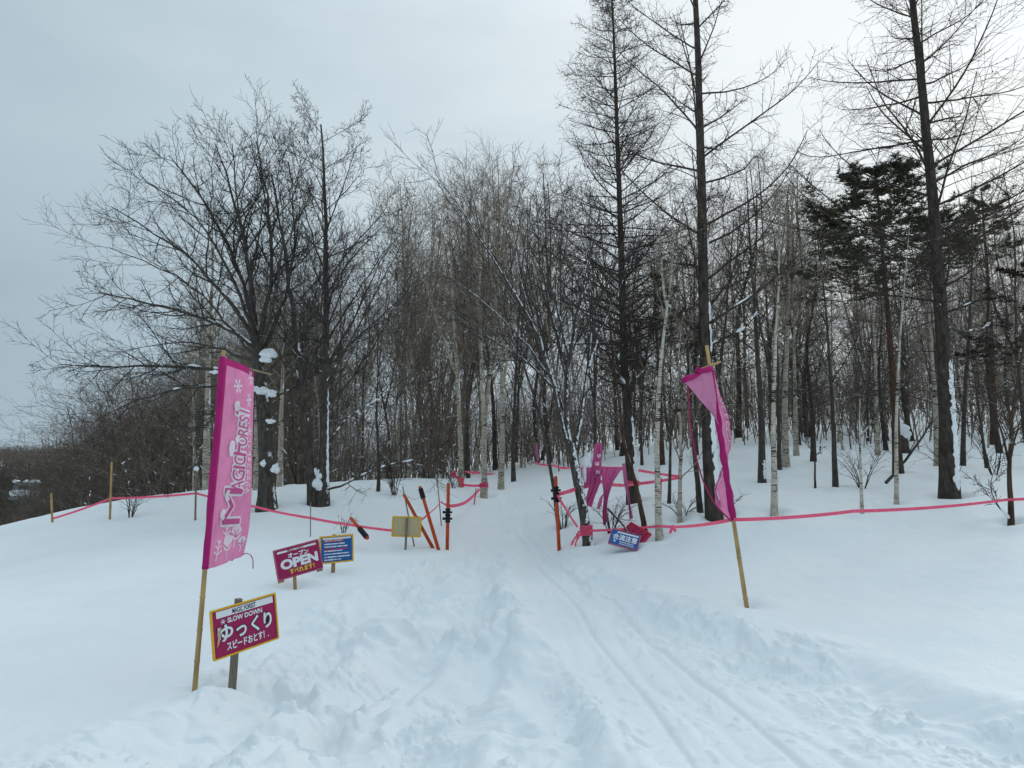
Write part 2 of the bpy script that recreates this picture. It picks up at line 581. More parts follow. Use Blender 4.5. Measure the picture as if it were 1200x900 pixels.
def Hd(x, y):
    """snow-surface relief on top of the landform"""
    lf, rt = trail(y)
    near = 1 - smooth(26, 40, np.hypot(x, y))
    rt = rt + .22 * fbm(x / 1.1 + 3, y / 1.1, 41, 3)
    inside = smooth(lf - .25, lf + .25, x) * (1 - smooth(rt - .42, rt + .30, x)) * near * (1 - smooth(22, 34, y))
    z = -.11 * inside * (1 - .5 * smooth(11, 18, y))
    # soft wind-drifted field outside
    z = z + (1 - inside) * near * (.005 * fbm(x / .16, y / .5, 13, 3) + .05 * fbm(x / 2.3, y / 1.6, 11, 3) + .012 * fbm(x / .45, y / .3, 12, 3))
    # disturbed powder, left half of the trail and along the right bank
    wdt = np.maximum(rt - lf, .5)
    u = (x - lf) / wdt
    nearf = 1 - smooth(10.5, 14.5, y)
    dist_l = smooth(-.22, .03, u) * (1 - smooth(.46, .60, u)) * nearf
    bank = np.exp(-((u - .99) / .075) ** 2) * (1 - smooth(11.5, 14, y)) + np.exp(-((u - .88) / .09) ** 2) * .8 * (1 - smooth(9, 12, y))
    wx = x + .30 * fbm(x / .9, y / .9, 31, 2)
    wy = y + .42 * fbm(x / .9 + 5, y / .9, 32, 2)
    uu = (wx - lf) / wdt * 4.6
    groove = fbm(uu * 1.7, wy / 1.9, 21, 3)
    billow = .5 - np.sqrt(fbm(wx / .34, wy / .30, 22, 3, .5) ** 2 + .01) * 1.6
    lumps = np.tanh(np.maximum(0, fbm(wx / .20, wy / .17, 23, 2) - .05) * 7) * .11 + .02 * np.tanh(4 * np.maximum(0, fbm(wx / .09, wy / .09, 29, 2)))
    mid = fbm(wx / .75, wy / .85, 24, 4)
    patch = smooth(-.25, .2, fbm(x / .9, y / 1.3, 26, 3))
    z = z + dist_l * (.26 * groove + .17 * mid + .09 * billow * patch + .75 * lumps * patch * smooth(-.2, .2, mid))
    crumb = np.maximum(0, fbm(x / .10, y / .09, 33, 3, .6) - .08)
    cm = smooth(-.15, .25, fbm(x / .6 + 9, y / .8, 34, 3))
    z = z + (dist_l + .8 * bank) * cm * np.tanh(crumb * 5) * .035
    z = z + bank * (.14 * mid + .035 * billow + .42 * lumps * smooth(-.2, .15, mid) + .01)
    # berm just beyond the right edge
    z = z + .04 * np.exp(-((x - rt - .25) / .30) ** 2) * (1 - smooth(10, 13, y)) * near
    # scuffed, packed centre
    core = smooth(.40, .56, u) * (1 - smooth(.86, .94, u)) * near
    z = z + core * (.035 * fbm(uu * 2.2, y / 2.6, 25, 3) + .012 * fbm(wx / .25, wy / .5, 27, 3) + .05 * np.maximum(0, fbm(wx / .11, wy / .11, 28, 2) - .16))
    for k in range(9):
        x0 = .45 + .23 * k
        g, d = track_line(x, y, [(x0 * 1.06, 1.0), (x0, 4.3), (x0 * .70 + .06, 7.9), (.12 + .07 * k, 13), (-.25 + .05 * k, 17)], .028 + .012 * (k % 3))
        z = z - g * (.036 if k in (3, 6) else .011)
    # ski spray / turn arcs crossing the powder
    for (xa, ya, xb, yb, dep, wd) in ((-1.7, 4.2, -.25, 8.4, .10, .13), (-.55, 4.0, .05, 7.6, .07, .14), (-2.1, 5.6, -.75, 9.4, .08, .13), (.75, 3.6, -.05, 6.2, .055, .16), (-1.2, 4.5, -.5, 7.0, .08, .11), (-1.9, 7.2, -.6, 11.5, .06, .12)):
        tx, ty = xb - xa, yb - ya
        ln = math.hypot(tx, ty)
        tx, ty = tx / ln, ty / ln
        s = (wx - xa) * tx + (wy - ya) * ty
        d = (wx - xa) * ty - (wy - ya) * tx + .12 * np.sin(s * 1.3 + xa)
        win = smooth(-.3, .5, s) * (1 - smooth(ln - .6, ln + .4, s))
        z = z - dep * np.exp(-(d / wd) ** 2) * win + .6 * dep * np.exp(-((d - 1.9 * wd) / (wd * 1.2)) ** 2) * win
    # small hollow left by boots behind the near sign, drifts left of the flag
    z = z + .10 * np.exp(-(((x + 2.15) / .55) ** 2 + ((y - 8.2) / .22) ** 2)) + .06 * np.exp(-(((x + 1.7) / .28) ** 2 + ((y - 5.25) / .2) ** 2)) - .05 * np.exp(-(((x + 1.45) / .6) ** 2 + ((y - 4.95) / .12) ** 2))
    # tree wells and signposts
    return z


def Hs(x, y):
    """height of the finished snow surface at one point"""
    a = np.array([float(x)])
    b = np.array([float(y)])
    return float(H0(a, b)[0] + Hd(a, b)[0])


def ground_sheet():
    ang = np.concatenate([np.linspace(-180, -56, 40, endpoint=False), np.linspace(-56, -46, 30, endpoint=False),
                          np.linspace(-46, 46, 820, endpoint=False), np.linspace(46, 56, 30, endpoint=False), np.linspace(56, 180, 40)])
    ang = np.radians(ang)
    r = [.0, .4, .8, 1.2, 1.6, 2.0]
    while r[-1] < 3.4:
        r.append(r[-1] + .06)
    while r[-1] < 34:
        r.append(r[-1] + max(.012, r[-1] ** 2 / 2100))
    while r[-1] < 900:
        r.append(r[-1] * 1.045)
    r = np.array(r)
    A, RR = np.meshgrid(ang, r)
    x, y = RR * np.sin(A), RR * np.cos(A)
    z = H0(x, y) + Hd(x, y)
    for wx_, wy_, wr in WELLS:      # hollow and low collar of snow round each foot
        j = np.nonzero((np.abs(x - wx_) < 1.1) & (np.abs(y - wy_) < 1.1))
        d = np.hypot(x[j] - wx_, y[j] - wy_)
        an = np.arctan2(y[j] - wy_, x[j] - wx_)
        k_ = 1 + .35 * np.sin(an + wx_ * 7) + .2 * np.sin(2 * an + wy_ * 3)
        z[j] += -.085 * k_ * np.exp(-(d / (wr + .10)) ** 2) * min(1, wr / .08 + .3) + .035 * k_ * np.exp(-((d - wr - .30) / .16) ** 2)
    n, k = x.shape
    V = np.stack([x, y, z], -1).reshape(-1, 3)
    i, j = np.meshgrid(np.arange(n - 1), np.arange(k - 1), indexing='ij')
    Q = np.stack([i * k + j, (i + 1) * k + j, (i + 1) * k + j + 1, i * k + j + 1], -1).reshape(-1, 4)
    me = np_mesh('snow_ground', V, Q[:, ::-1], M['snow'])
    o = bpy.data.objects.new('snow_ground', me)
    COL.objects.link(o)
    tag(o, kind='structure')
    return o


WELLS = []


# ------------------------------------------------------------------ trees
def resample(pts, n):
    pts = np.asarray(pts, float)
    s = np.concatenate([[0], np.cumsum(np.linalg.norm(np.diff(pts, axis=0), axis=1))])
    t = np.linspace(0, s[-1], n)
    # Catmull-like smoothing through dense linear interpolation
    q = np.stack([np.interp(t, s, pts[:, k]) for k in range(3)], 1)
    for _ in range(2):
        q[1:-1] = q[1:-1] * .5 + (q[:-2] + q[2:]) * .25
    return q


class Sk:
    """tree skeleton: batches of branches, each batch (P (B,n,3), R (B,n))"""

    def __init__(s, seed):
        s.rng = np.random.default_rng(seed)
        s.wood, s.twig = [], []

    def stem(s, pts, r0, r1, n=14, wig=.02, wood=True, flare=.35):
        q = resample(pts, n)
        ln = np.linalg.norm(q[-1] - q[0])
        q[1:-1] += s.rng.normal(0, wig * ln / n, (n - 2, 3))
        t = np.linspace(0, 1, n)
        r = r0 + (r1 - r0) * t ** .85
        r = r * (1 + flare * np.exp(-t * 14))
        b = (q[None], r[None])
        if wood:
            s.wood.append(b)
        return b

    def spawn(s, par, k, t0=.15, t1=1., ang=50, angj=12, ratio=.5, shape=None, n=6, wig=.18, trop=.05, rr=.6, rmin=.004, rmax=9, tip=.35, to='twig', jl=.3, plane=0, prob=1., whorl=0):
        P, Rr = par
        rng = s.rng
        B, m, _ = P.shape
        seg = np.linalg.norm(np.diff(P, axis=1), axis=2)
        Ltot = seg.sum(1)
        t = t0 + (t1 - t0) * (np.arange(k)[None] + rng.random((B, k))) / k
        if whorl:
            t = np.clip(np.round(t * whorl) / whorl + rng.normal(0, .004, t.shape), 0, .995)
        f = t * (m - 1)
        i = np.minimum(f.astype(int), m - 2)
        fr = (f - i)[..., None]
        bi = np.arange(B)[:, None]
        pos = P[bi, i] * (1 - fr) + P[bi, i + 1] * fr
        rad = Rr[bi, i] * (1 - fr[..., 0]) + Rr[bi, i + 1] * fr[..., 0]
        tan = P[bi, i + 1] - P[bi, i]
        tan /= np.linalg.norm(tan, axis=2, keepdims=True) + 1e-9
        ref = np.where(np.abs(tan[..., 2:3]) > .9, np.array([1., 0, 0]), np.array([0, 0, 1.]))
        u = np.cross(tan, ref)
        u /= np.linalg.norm(u, axis=2, keepdims=True)
        v = np.cross(tan, u)
        az = (np.arange(k)[None] * 2.39996 + rng.random((B, 1)) * 6.28 + rng.normal(0, .5, (B, k)))
        if plane:   # keep most side twigs in the plane of the bough
            az = np.where(rng.random((B, k)) < plane, np.where(rng.random((B, k)) < .5, 0, math.pi) + rng.normal(0, .35, (B, k)), az)
        a = np.radians(ang + rng.normal(0, angj, (B, k)))[..., None]
        d = np.cos(a) * tan + np.sin(a) * (np.cos(az)[..., None] * u + np.sin(az)[..., None] * v)
        ln = Ltot[:, None] * ratio * (1 + jl * (rng.random((B, k)) * 2 - 1))
        if shape is not None:
            ln = ln * shape(t)
        keep = (rng.random((B, k)) < prob).ravel()
        pos, d, ln, rad = pos.reshape(-1, 3)[keep], d.reshape(-1, 3)[keep], ln.ravel()[keep], rad.ravel()[keep]
        K = len(ln)
        Q = np.empty((K, n, 3))
        Q[:, 0] = pos
        step = (ln / (n - 1))[:, None]
        for j in range(1, n):
            tr = trop(j / (n - 1)) if callable(trop) else trop
            d = d + rng.normal(0, wig, (K, 3)) + np.array([0, 0, tr])
            d /= np.linalg.norm(d, axis=1, keepdims=True)
            Q[:, j] = Q[:, j - 1] + d * step
        r0 = np.clip(np.minimum(rad * rr, rad * .95), rmin, rmax)
        tt = np.linspace(0, 1, n)[None]
        r = r0[:, None] * (1 - (1 - tip) * tt)
        r = np.maximum(r, rmin * .7)
        b = (Q, r)
        getattr(s, to).append(b)
        return b


def merge(batches, sides):
    Vs, Qs, n = [], [], 0
    for P, r in batches:
        v, q = tube_arrays(P, r, sides)
        Vs.append(v)
        Qs.append(q + n)
        n += len(v)
    return np.concatenate(Vs), np.concatenate(Qs)


def merge_l(batches):
    """thicker branches get more sides"""
    Vs, Qs, n = [], [], 0
    for P, r in batches:
        mr = float(r[:, 0].mean())
        sd_ = 12 if mr > .09 else 8 if mr > .04 else 5 if mr > .015 else 3
        v, q = tube_arrays(P, r, sd_)
        Vs.append(v)
        Qs.append(q + n)
        n += len(v)
    return np.concatenate(Vs), np.concatenate(Qs)


_ico = None


def ico(sub=3):
    global _ico
    if _ico is None:
        import bmesh
        bm = bmesh.new()
        bmesh.ops.create_icosphere(bm, subdivisions=sub, radius=1)
        _ico = (np.array([v.co[:] for v in bm.verts]), np.array([[v.index for v in f.verts] for f in bm.faces]))
        bm.free()
    return _ico


def lumps(centres, sizes, rng, flat=.6):
    V0, F0 = ico()
    Vs, Fs, n = [], [], 0
    for c, s in zip(centres, sizes):
        q = V0.copy()
        a = rng.random() * 6.28
        ca, sa = math.cos(a), math.sin(a)
        disp = 1 + .26 * np.sin(q[:, 0] * 3 + a) * np.cos(q[:, 1] * 2.7 + a * 2) + .2 * np.sin(q[:, 2] * 3.4 + 3 * a) + .12 * np.sin(q[:, 0] * 6 + q[:, 1] * 5 + 5 * a)
        q = q * disp[:, None] * np.array(s)
        q = np.stack([q[:, 0] * ca - q[:, 1] * sa, q[:, 0] * sa + q[:, 1] * ca, q[:, 2] * flat], 1)
        Vs.append(q + c)
        Fs.append(F0 + n)
        n += len(q)
    return np.concatenate(Vs), np.concatenate(Fs)


def snow_on(sk, rng, batches, n, zmax, size=(.05, .14), rthr=.010):
    """ridges of snow lying along the upper side of boughs, broader in forks"""
    cand = []
    for bi, (P, r) in enumerate(batches):
        d = P[:, 1:] - P[:, :-1]
        ln = np.linalg.norm(d, axis=2) + 1e-9
        dz = np.abs(d[..., 2]) / ln
        ok = (P[:, :-1, 2] < zmax) & (r[:, :-1] > rthr) & (dz < .82)
        ok[:, 0] &= True
        for b, k in zip(*np.nonzero(ok)):
            cand.append((bi, b, k))
    if not cand:
        return None
    idx = rng.choice(len(cand), min(n, len(cand)), replace=False)
    K = 8
    PP, RR = [], []
    t = np.linspace(0, 1, K)
    for i in idx:
        bi, b, k = cand[i]
        P, r = batches[bi][0][b], batches[bi][1][b]
        m = len(P)
        s = rng.uniform(*size)
        seg = np.linalg.norm(P[min(k + 1, m - 1)] - P[k]) + 1e-6
        f0 = 0.0 if (k <= 1 and rng.random() < .6) else k + rng.random() * .6
        f1 = min(m - 1.001, f0 + rng.uniform(1.2, 3.6) * s / seg)
        f = f0 + (f1 - f0) * t
        a = f.astype(int)
        fr = (f - a)[:, None]
        c = P[a] * (1 - fr) + P[a + 1] * fr
        rr = r[a] * (1 - fr[:, 0]) + r[a + 1] * fr[:, 0]
        prof = np.sqrt(np.clip(np.sin(math.pi * np.clip(t * .94 + .03, 0, 1)), .02, 1)) * (1 + .35 * (rng.random(K) - .5))
        if f0 == 0:
            prof = prof * np.linspace(1.5, .5, K)
        w_ = np.minimum(np.maximum(rr * .95, s * .30), rr * 2.2 + .012) * prof
        c = c + np.stack([0 * rr, 0 * rr, rr * .75 + w_ * .35], 1)
        PP.append(c)
        RR.append(w_)
    return tube_arrays(np.array(PP), np.array(RR), 7)


def snow_strip(path, r, t0, t1, az, halfw, thick, rng, n=150, m=9):
    """wind-plastered snow along one side of a trunk"""
    q = resample(path, 40)
    t = np.linspace(t0, t1, n)
    s = np.linspace(0, 1, 40)
    c = np.stack([np.interp(t, s, q[:, k]) for k in range(3)], 1)
    rad = np.interp(t, np.linspace(0, 1, len(r)), r)
    P = np.empty((n, m, 3))
    o = rng.random() * 50
    lo = halfw * (.95 + .42 * np.array([vnoise(np.array([tt * 150 + o]), np.array([.3]), 3)[0] for tt in t]) * 2)
    hi = halfw * (.95 + .42 * np.array([vnoise(np.array([tt * 190 + o]), np.array([7.3]), 4)[0] for tt in t]) * 2)
    endf = np.minimum(1, np.minimum((t - t0), (t1 - t)) / (.06 * (t1 - t0)))
    for j in range(m):
        w_ = j / (m - 1) * 2 - 1
        a = az + np.where(w_ < 0, w_ * lo, w_ * hi) * endf
        h = rad * 1.0 - .006 + thick * (1 - w_ * w_) * endf * (1 + .5 * np.sin(t * 300 + j))
        P[:, j, 0] = c[:, 0] + np.cos(a) * h
        P[:, j, 1] = c[:, 1] + np.sin(a) * h
        P[:, j, 2] = c[:, 2]
    i, j = np.meshgrid(np.arange(n - 1), np.arange(m - 1), indexing='ij')
    Q = np.stack([i * m + j, i * m + j + 1, (i + 1) * m + j + 1, (i + 1) * m + j], -1).reshape(-1, 4)
    return P.reshape(-1, 3), Q


def child(name, me, parent):
    o = bpy.data.objects.new(name, me)
    COL.objects.link(o)
    o.parent = parent
    return o


def make_tree(name, base, sk, woodm, twigm, label, cat, group=None, extra=()):
    """an Empty at the foot of the tree with trunk and crown under it; base = foot in the skeleton's own coordinates"""
    root = empty(name, base)
    b = np.array(base)
    V, Q = merge_l(sk.wood)
    child('trunk', np_mesh('trunk', V - b, Q, woodm), root)
    if sk.twig:
        V, Q = merge_l(sk.twig)
        child('crown', np_mesh('crown', V - b, Q, twigm), root)
    for nm, VQ, mat in extra:
        if VQ is None:
            continue
        o = child(nm, np_mesh(nm, VQ[0] - b, VQ[1], mat), root)
        if nm in ('snow', 'cones', 'fork_snow'):
            o['kind'] = 'stuff'
    tag(root, label, cat, group)
    WELLS.append((base[0], base[1], float(sk.wood[0][1][0, 0])))
    return root


def pxpath(pts, Y, base_to_ground=True):
    """pts: (px, py[, dY]) -> world path; the foot is moved onto the snow"""
    q = np.array([W(p[0], p[1], Y + (p[2] if len(p) > 2 else 0)) for p in pts])
    if base_to_ground:
        z = Hs(q[0, 0], q[0, 1]) - .12
        q[0, 2] = z
    return q


def sub(a, b):
    return (a[0][b], a[1][b])


# ---- broad bare tree on the left
def tree_broad():
    Y = 15.8
    sk = Sk(11)
    t = pxpath([(313, 592), (313, 545), (309, 480), (303, 430), (300, 395)], Y)
    st = sk.stem(t, .20, .13, 12, .01)
    lims = [
        ([(304, 445), (255, 432, -.3), (190, 428, -.6), (130, 432, -.9), (70, 427, -1.2)], .055),
        ([(306, 460), (270, 452, .4), (215, 455, .9), (150, 470, 1.4), (105, 500, 1.6)], .042),
        ([(301, 410), (270, 385, -.6), (215, 365, -1.3), (155, 352, -1.8), (115, 342, -2.2)], .058),
        ([(301, 400), (268, 350, .3), (222, 300, .9), (170, 265, 1.4), (130, 242, 1.7)], .062),
        ([(300, 395), (285, 330, -.3), (258, 265, -.7), (222, 210, -1.0), (198, 182, -1.2)], .070),
        ([(300, 395), (294, 320, .4), (280, 250, .8), (264, 200, 1.0), (252, 168, 1.2)], .075),
        ([(304, 400), (318, 330, -.2), (320, 270, -.5), (308, 205, -.8), (300, 165, -.9)], .066),
        ([(306, 415), (332, 360, .5), (345, 290, 1.1), (343, 225, 1.5), (338, 190, 1.7)], .055),
        ([(308, 440), (340, 410, -.7), (365, 370, -1.2), (385, 320, -1.5)], .040),
        ([(310, 470), (345, 455, .5), (380, 430, .9), (405, 395, 1.0)], .030),
        ([(309, 480), (285, 470, -.8), (255, 480, -1.4), (225, 505, -1.8)], .028),
        ([(303, 420), (275, 390, .8), (235, 340, 1.6), (180, 310, 2.2), (128, 290, 2.6)], .045),
        ([(300, 398), (275, 330, -1), (240, 265, -1.8), (205, 230, -2.3), (170, 212, -2.6)], .05),
        ([(300, 395), (290, 300, -1.2), (275, 220, -1.8), (272, 168, -2.2)], .05),
        ([(305, 405), (325, 340, -1.2), (335, 270, -1.9), (325, 205, -2.3)], .045),
        ([(303, 425), (250, 405, 1.2), (200, 400, 2.2), (150, 410, 2.8)], .040),
    ]
    L1 = []
    for p, r in lims:
        q = np.array([W(a[0], a[1], Y + (a[2] if len(a) > 2 else 0)) for a in p])
        b = sk.stem(q, r, r * .18, 12, .05, flare=.1)
        L1.append(b)
    P = np.concatenate([b[0] for b in L1])
    Rr = np.concatenate([b[1] for b in L1])
    b2 = sk.spawn((P, Rr), 15, .26, 1, 42, 10, .29, lambda t: 1.05 - .22 * t, 8, .09, .05, .6, .0066)
    b3 = sk.spawn(b2, 8, .15, 1, 40, 12, .44, lambda t: 1.1 - .5 * t, 6, .11, .03, .6, .0052)
    sk.spawn(b3, 4, .15, 1, 38, 12, .5, lambda t: 1.1 - .4 * t, 4, .12, .02, .8, .0038)
    sn = snow_on(sk, sk.rng, sk.wood[1:], 15, 4.3, (.05, .11))
    fork = lumps([W(316, 414, Y - .12), W(312, 421, Y - .16), W(309, 458, Y - .16), W(300, 456, Y - .1), W(318, 461, Y - .15), W(318, 494, Y - .1), W(322, 549, Y - .15), W(309, 543, Y - .16), W(252, 436, Y - .35)], [(.17, .13, .16), (.12, .1, .12), (.2, .14, .12), (.13, .1, .10), (.12, .1, .1), (.12, .1, .08), (.10, .08, .14), (.10, .07, .13), (.14, .09, .07)], sk.rng, .68)
    make_tree('broad_bare_tree', t[0], sk, M['bark_dark'], M['twig_dark'],
              'broad bare tree with a wide dome of twigs reaching far left over the snow', 'tree', extra=[('snow', sn, M['snow_clump']), ('fork_snow', fork, M['snow_clump'])])


def tree_twin():
    Y = 16.3
    sk = Sk(12)
    s1 = pxpath([(379, 587), (380, 500), (382, 400), (383, 300), (381, 220), (376, 146)], Y)
    s2 = pxpath([(368, 587), (360, 520, -.1), (353, 450, -.2), (346, 380, -.3), (334, 290, -.5), (318, 205, -.6)], Y)
    a = sk.stem(s1, .13, .02, 16, .012)
    b = sk.stem(s2, .12, .02, 16, .03)
    lims = [([(383, 450), (412, 395, -.5), (440, 345, -.9), (470, 285, -1.2)], .035),
            ([(382, 480), (425, 425, .4), (458, 370, .9), (482, 320, 1.1)], .034),
            ([(382, 350), (405, 310, .5), (428, 285, .9), (452, 262, 1.2)], .028),
            ([(382, 320), (360, 260, .5), (350, 215, .7), (342, 185, .8)], .026),
            ([(382, 270), (400, 225, -.5), (412, 190, -.7), (420, 165, -.9)], .022),
            ([(380, 575), (408, 566, -.4), (440, 549, -.8), (475, 540, -1.1), (505, 536, -1.3)], .030),
            ([(380, 520), (408, 490, .7), (438, 470, 1.2), (470, 462, 1.6)], .024),
            ([(383, 400), (420, 340, .8), (455, 290, 1.3), (478, 264, 1.6)], .03),
            ([(383, 430), (430, 385, -.3), (470, 350, -.6), (495, 330, -.8)], .03),
            ([(355, 460), (330, 420, .6), (318, 380, 1.0), (312, 330, 1.2)], .026)]
    L1 = [sk.stem(np.array([W(p[0], p[1], Y + (p[2] if len(p) > 2 else 0)) for p in q]), r, r * .2, 12, .05, flare=.1) for q, r in lims]
    c = sk.spawn(a, 28, .30, .99, 48, 9, .29, lambda t: 1.25 - .85 * t, 12, .07, .04, .35, .008, .03, to='wood')
    c2 = sk.spawn(b, 18, .30, .99, 42, 9, .22, lambda t: 1.2 - .7 * t, 12, .07, .04, .35, .008, .03, to='wood')
    P = np.concatenate([x[0] for x in L1] + [c[0], c2[0]])
    Rr = np.concatenate([x[1] for x in L1] + [c[1], c2[1]])
    b2 = sk.spawn((P, Rr), 9, .22, 1, 40, 10, .34, lambda t: 1.05 - .25 * t, 7, .10, .04, .6, .0055)
    b3 = sk.spawn(b2, 6, .15, 1, 38, 12, .45, lambda t: 1.1 - .5 * t, 5, .12, .02, .7, .0042)
    sk.spawn(b3, 3, .2, 1, 38, 12, .5, None, 4, .12, .02, .8, .0038)
    sn = snow_on(sk, sk.rng, sk.wood, 34, 4.2, (.04, .11))
    fork = lumps([W(371, 566, Y - .08), W(374, 557, Y - .05), W(369, 553, Y - .06), W(376, 571, Y - .08)], [(.13, .08, .17), (.09, .07, .14), (.06, .06, .10), (.08, .06, .09)], sk.rng, 1.0)
    ra = a[1][0]
    st = snow_strip(s1, ra, .05, .30, R(-20), .40, .015, sk.rng)
    make_tree('twin_trunk_tree', (s1[0] + s2[0]) / 2, sk, M['bark_dark'], M['twig_dark'],
              'tall bare tree of two dark trunks joined at the foot with snow in the fork', 'tree',
              extra=[('snow', sn, M['snow_clump']), ('trunk_snow', st, M['snow_clump']), ('fork_snow', fork, M['snow_clump'])])


def tree_vase():
    Y = 12.6
    sk = Sk(13)
    t = pxpath([(690, 637), (684, 600), (675, 555), (668, 520)], Y)
    sk.stem(t, .092, .080, 10, .01, flare=.3)
    lims = [([(668, 525), (660, 480), (666, 420, -.2), (680, 350, -.4), (696, 280, -.6), (704, 235, -.7)], .056),
            ([(668, 530), (656, 490, -.1), (648, 440, -.3), (625, 380, -.5), (590, 320, -.8), (545, 255, -1.1), (508, 200, -1.3)], .044),
            ([(672, 535), (684, 480, .2), (690, 420, .5), (694, 350, .7), (682, 270, .8)], .044),
            ([(660, 480), (640, 420, .4), (618, 360, .8), (600, 290, 1.2), (592, 215, 1.4)], .034),
            ([(690, 430), (706, 380, .5), (730, 330, .9), (752, 270, 1.2)], .034),
            ([(665, 430), (645, 370, -.8), (632, 300, -1.2), (628, 225, -1.5)], .040),
            ([(655, 460), (620, 425, .7), (580, 400, 1.4), (535, 370, 1.9)], .030),
            ([(668, 420), (650, 350, .2), (655, 280, .4), (660, 230, .6)], .034),
            ([(650, 450), (615, 400, -1.0), (575, 360, -1.6), (535, 330, -2.1)], .032),
            ([(676, 400), (705, 350, -1.0), (725, 300, -1.6), (745, 240, -2)], .030)]
    L1 = [sk.stem(np.array([W(p[0], p[1], Y + (p[2] if len(p) > 2 else 0)) for p in q]), r, r * .16, 14, .04, flare=.1) for q, r in lims]
    P = np.concatenate([x[0] for x in L1])
    Rr = np.concatenate([x[1] for x in L1])
    b2 = sk.spawn((P, Rr), 11, .2, 1, 34, 9, .34, lambda t: 1.2 - .65 * t, 8, .08, .04, .55, .006)
    b3 = sk.spawn(b2, 6, .15, 1, 34, 10, .45, lambda t: 1.1 - .5 * t, 5, .10, .03, .65, .0042)
    sk.spawn(b3, 3, .2, 1, 34, 12, .5, None, 4, .1, .02, .8, .0034)
    sn = snow_on(sk, sk.rng, sk.wood, 10, 3.4, (.03, .06))
    make_tree('vase_shaped_tree', t[0], sk, M['bark_speckled'], M['twig_dark'],
              'bare tree with pink tape tied round its dark foot and many stems fanning upward', 'tree', extra=[('snow', sn, M['snow_clump'])])


def larch(name, seed, path, Y, r0, r1, label, nb, length, ang, trop, t0, twk, strip=None, cone=True, dead=10, drop=.0, rb=.028, twl=.16, snow=14):
    sk = Sk(seed)
    t = pxpath(path, Y)
    a = sk.stem(t, r0, r1, 22, .006, flare=.25)
    br = sk.spawn(a, nb, t0, .995, ang, 9, length, (lambda t: (1.12 - t) ** .8 * (.35 + .65 * smooth(t0, t0 + .16, t))), 12, .05, trop, .30, .008, rb, .25, to='wood')
    if dead:
        sk.spawn(a, dead, .12, t0 + .1, 85, 12, .09, None, 6, .1, -.02, .2, .006, .014, to='twig')
    b2 = sk.spawn(br, twk, .12, 1, 50, 12, twl * 2.2, lambda t: 1.1 - .55 * t, 6, .09, drop, .5, .0045, plane=.7)
    b3 = sk.spawn(b2, 5, .2, 1, 48, 14, .45, None, 4, .1, drop, .7, .0036, prob=.85)
    extra = []
    if cone:
        rng = sk.rng
        P = b2[0].reshape(-1, 3)
        P = P[rng.random(len(P)) < .22]
        o8 = np.array([(1, 0, 0), (0, 1, 0), (-1, 0, 0), (0, -1, 0), (0, 0, 1.3), (0, 0, -1.3)])
        f8 = np.array([(0, 1, 4), (1, 2, 4), (2, 3, 4), (3, 0, 4), (1, 0, 5), (2, 1, 5), (3, 2, 5), (0, 3, 5)])
        V = (P[:, None] + o8[None] * .012 + np.array([0, 0, .01])).reshape(-1, 3)
        Fc = (f8[None] + (np.arange(len(P)) * 6)[:, None, None]).reshape(-1, 3)
        extra.append(('cones', (V, Fc), M['twig_clean']))
    sn = snow_on(sk, sk.rng, [br], snow, 5.0, (.05, .12))
    if sn is not None:
        extra.append(('snow', sn, M['snow_clump']))
    if strip:
        for k_, s in enumerate(strip):
            extra.append(('trunk_snow', snow_strip(t, a[1][0], s[0], s[1], R(s[2]), s[3], .02, sk.rng), M['snow_clump']))
    return make_tree(name, t[0], sk, M['bark_brown'], M['twig_brown'], label, 'tree', extra=extra)


def needle_tree(name, seed, path, Y, r0, label, t0, nb, length, mat, woodm, dens=1.0, ang=70, whorl=0):
    """pine: boughs carrying flat pads of needle sprays"""
    sk = Sk(seed)
    t = pxpath(path, Y)
    a = sk.stem(t, r0, r0 * .2, 16, .012)
    sh = lambda t: np.clip((1.05 - t) / (1.05 - t0), 0, 1) ** .85
    br = sk.spawn(a, nb, t0, .99, ang, 10, length, sh, 9, .07, .02, .30, .010, .035, .3, to='wood', whorl=whorl)
    sk.spawn(a, 10, t0 * .6, t0 + .05, 85, 12, length * .55, None, 8, .12, .02, .22, .007, .018, to='twig')
    b2 = sk.spawn(br, 9, .25, 1, 45, 12, .40, lambda t: 1.1 - .5 * t, 5, .10, .03, .5, .006, plane=.95)
    rng = sk.rng
    b3 = sk.spawn(b2, 5, .25, 1, 42, 12, .45, None, 4, .1, .03, .6, .004, plane=.85)
    # needle tufts: many thin blades round each shoot's outer half
    P = np.concatenate([b3[0][:, 1:].reshape(-1, 3), b2[0][:, 3:].reshape(-1, 3)])
    P = P[rng.random(len(P)) < dens]
    nb_ = 11
    d = rng.normal(0, 1, (len(P), nb_, 3))
    d[..., 2] = np.abs(d[..., 2]) * .55 + .08
    d /= np.linalg.norm(d, axis=2, keepdims=True)
    ln = rng.uniform(.08, .17, (len(P), nb_, 1))
    sd_ = np.cross(d, rng.normal(0, 1, d.shape))
    sd_ /= np.linalg.norm(sd_, axis=2, keepdims=True)
    p0 = P[:, None] + d * 0
    v = np.stack([p0 - sd_ * .010, p0 + sd_ * .010, p0 + d * ln], 2).reshape(-1, 3)
    q = np.arange(len(v)).reshape(-1, 3)
    return make_tree(name, t[0], sk, woodm, M['twig_brown'], label, 'tree', extra=[('needles', (v, q), mat)])


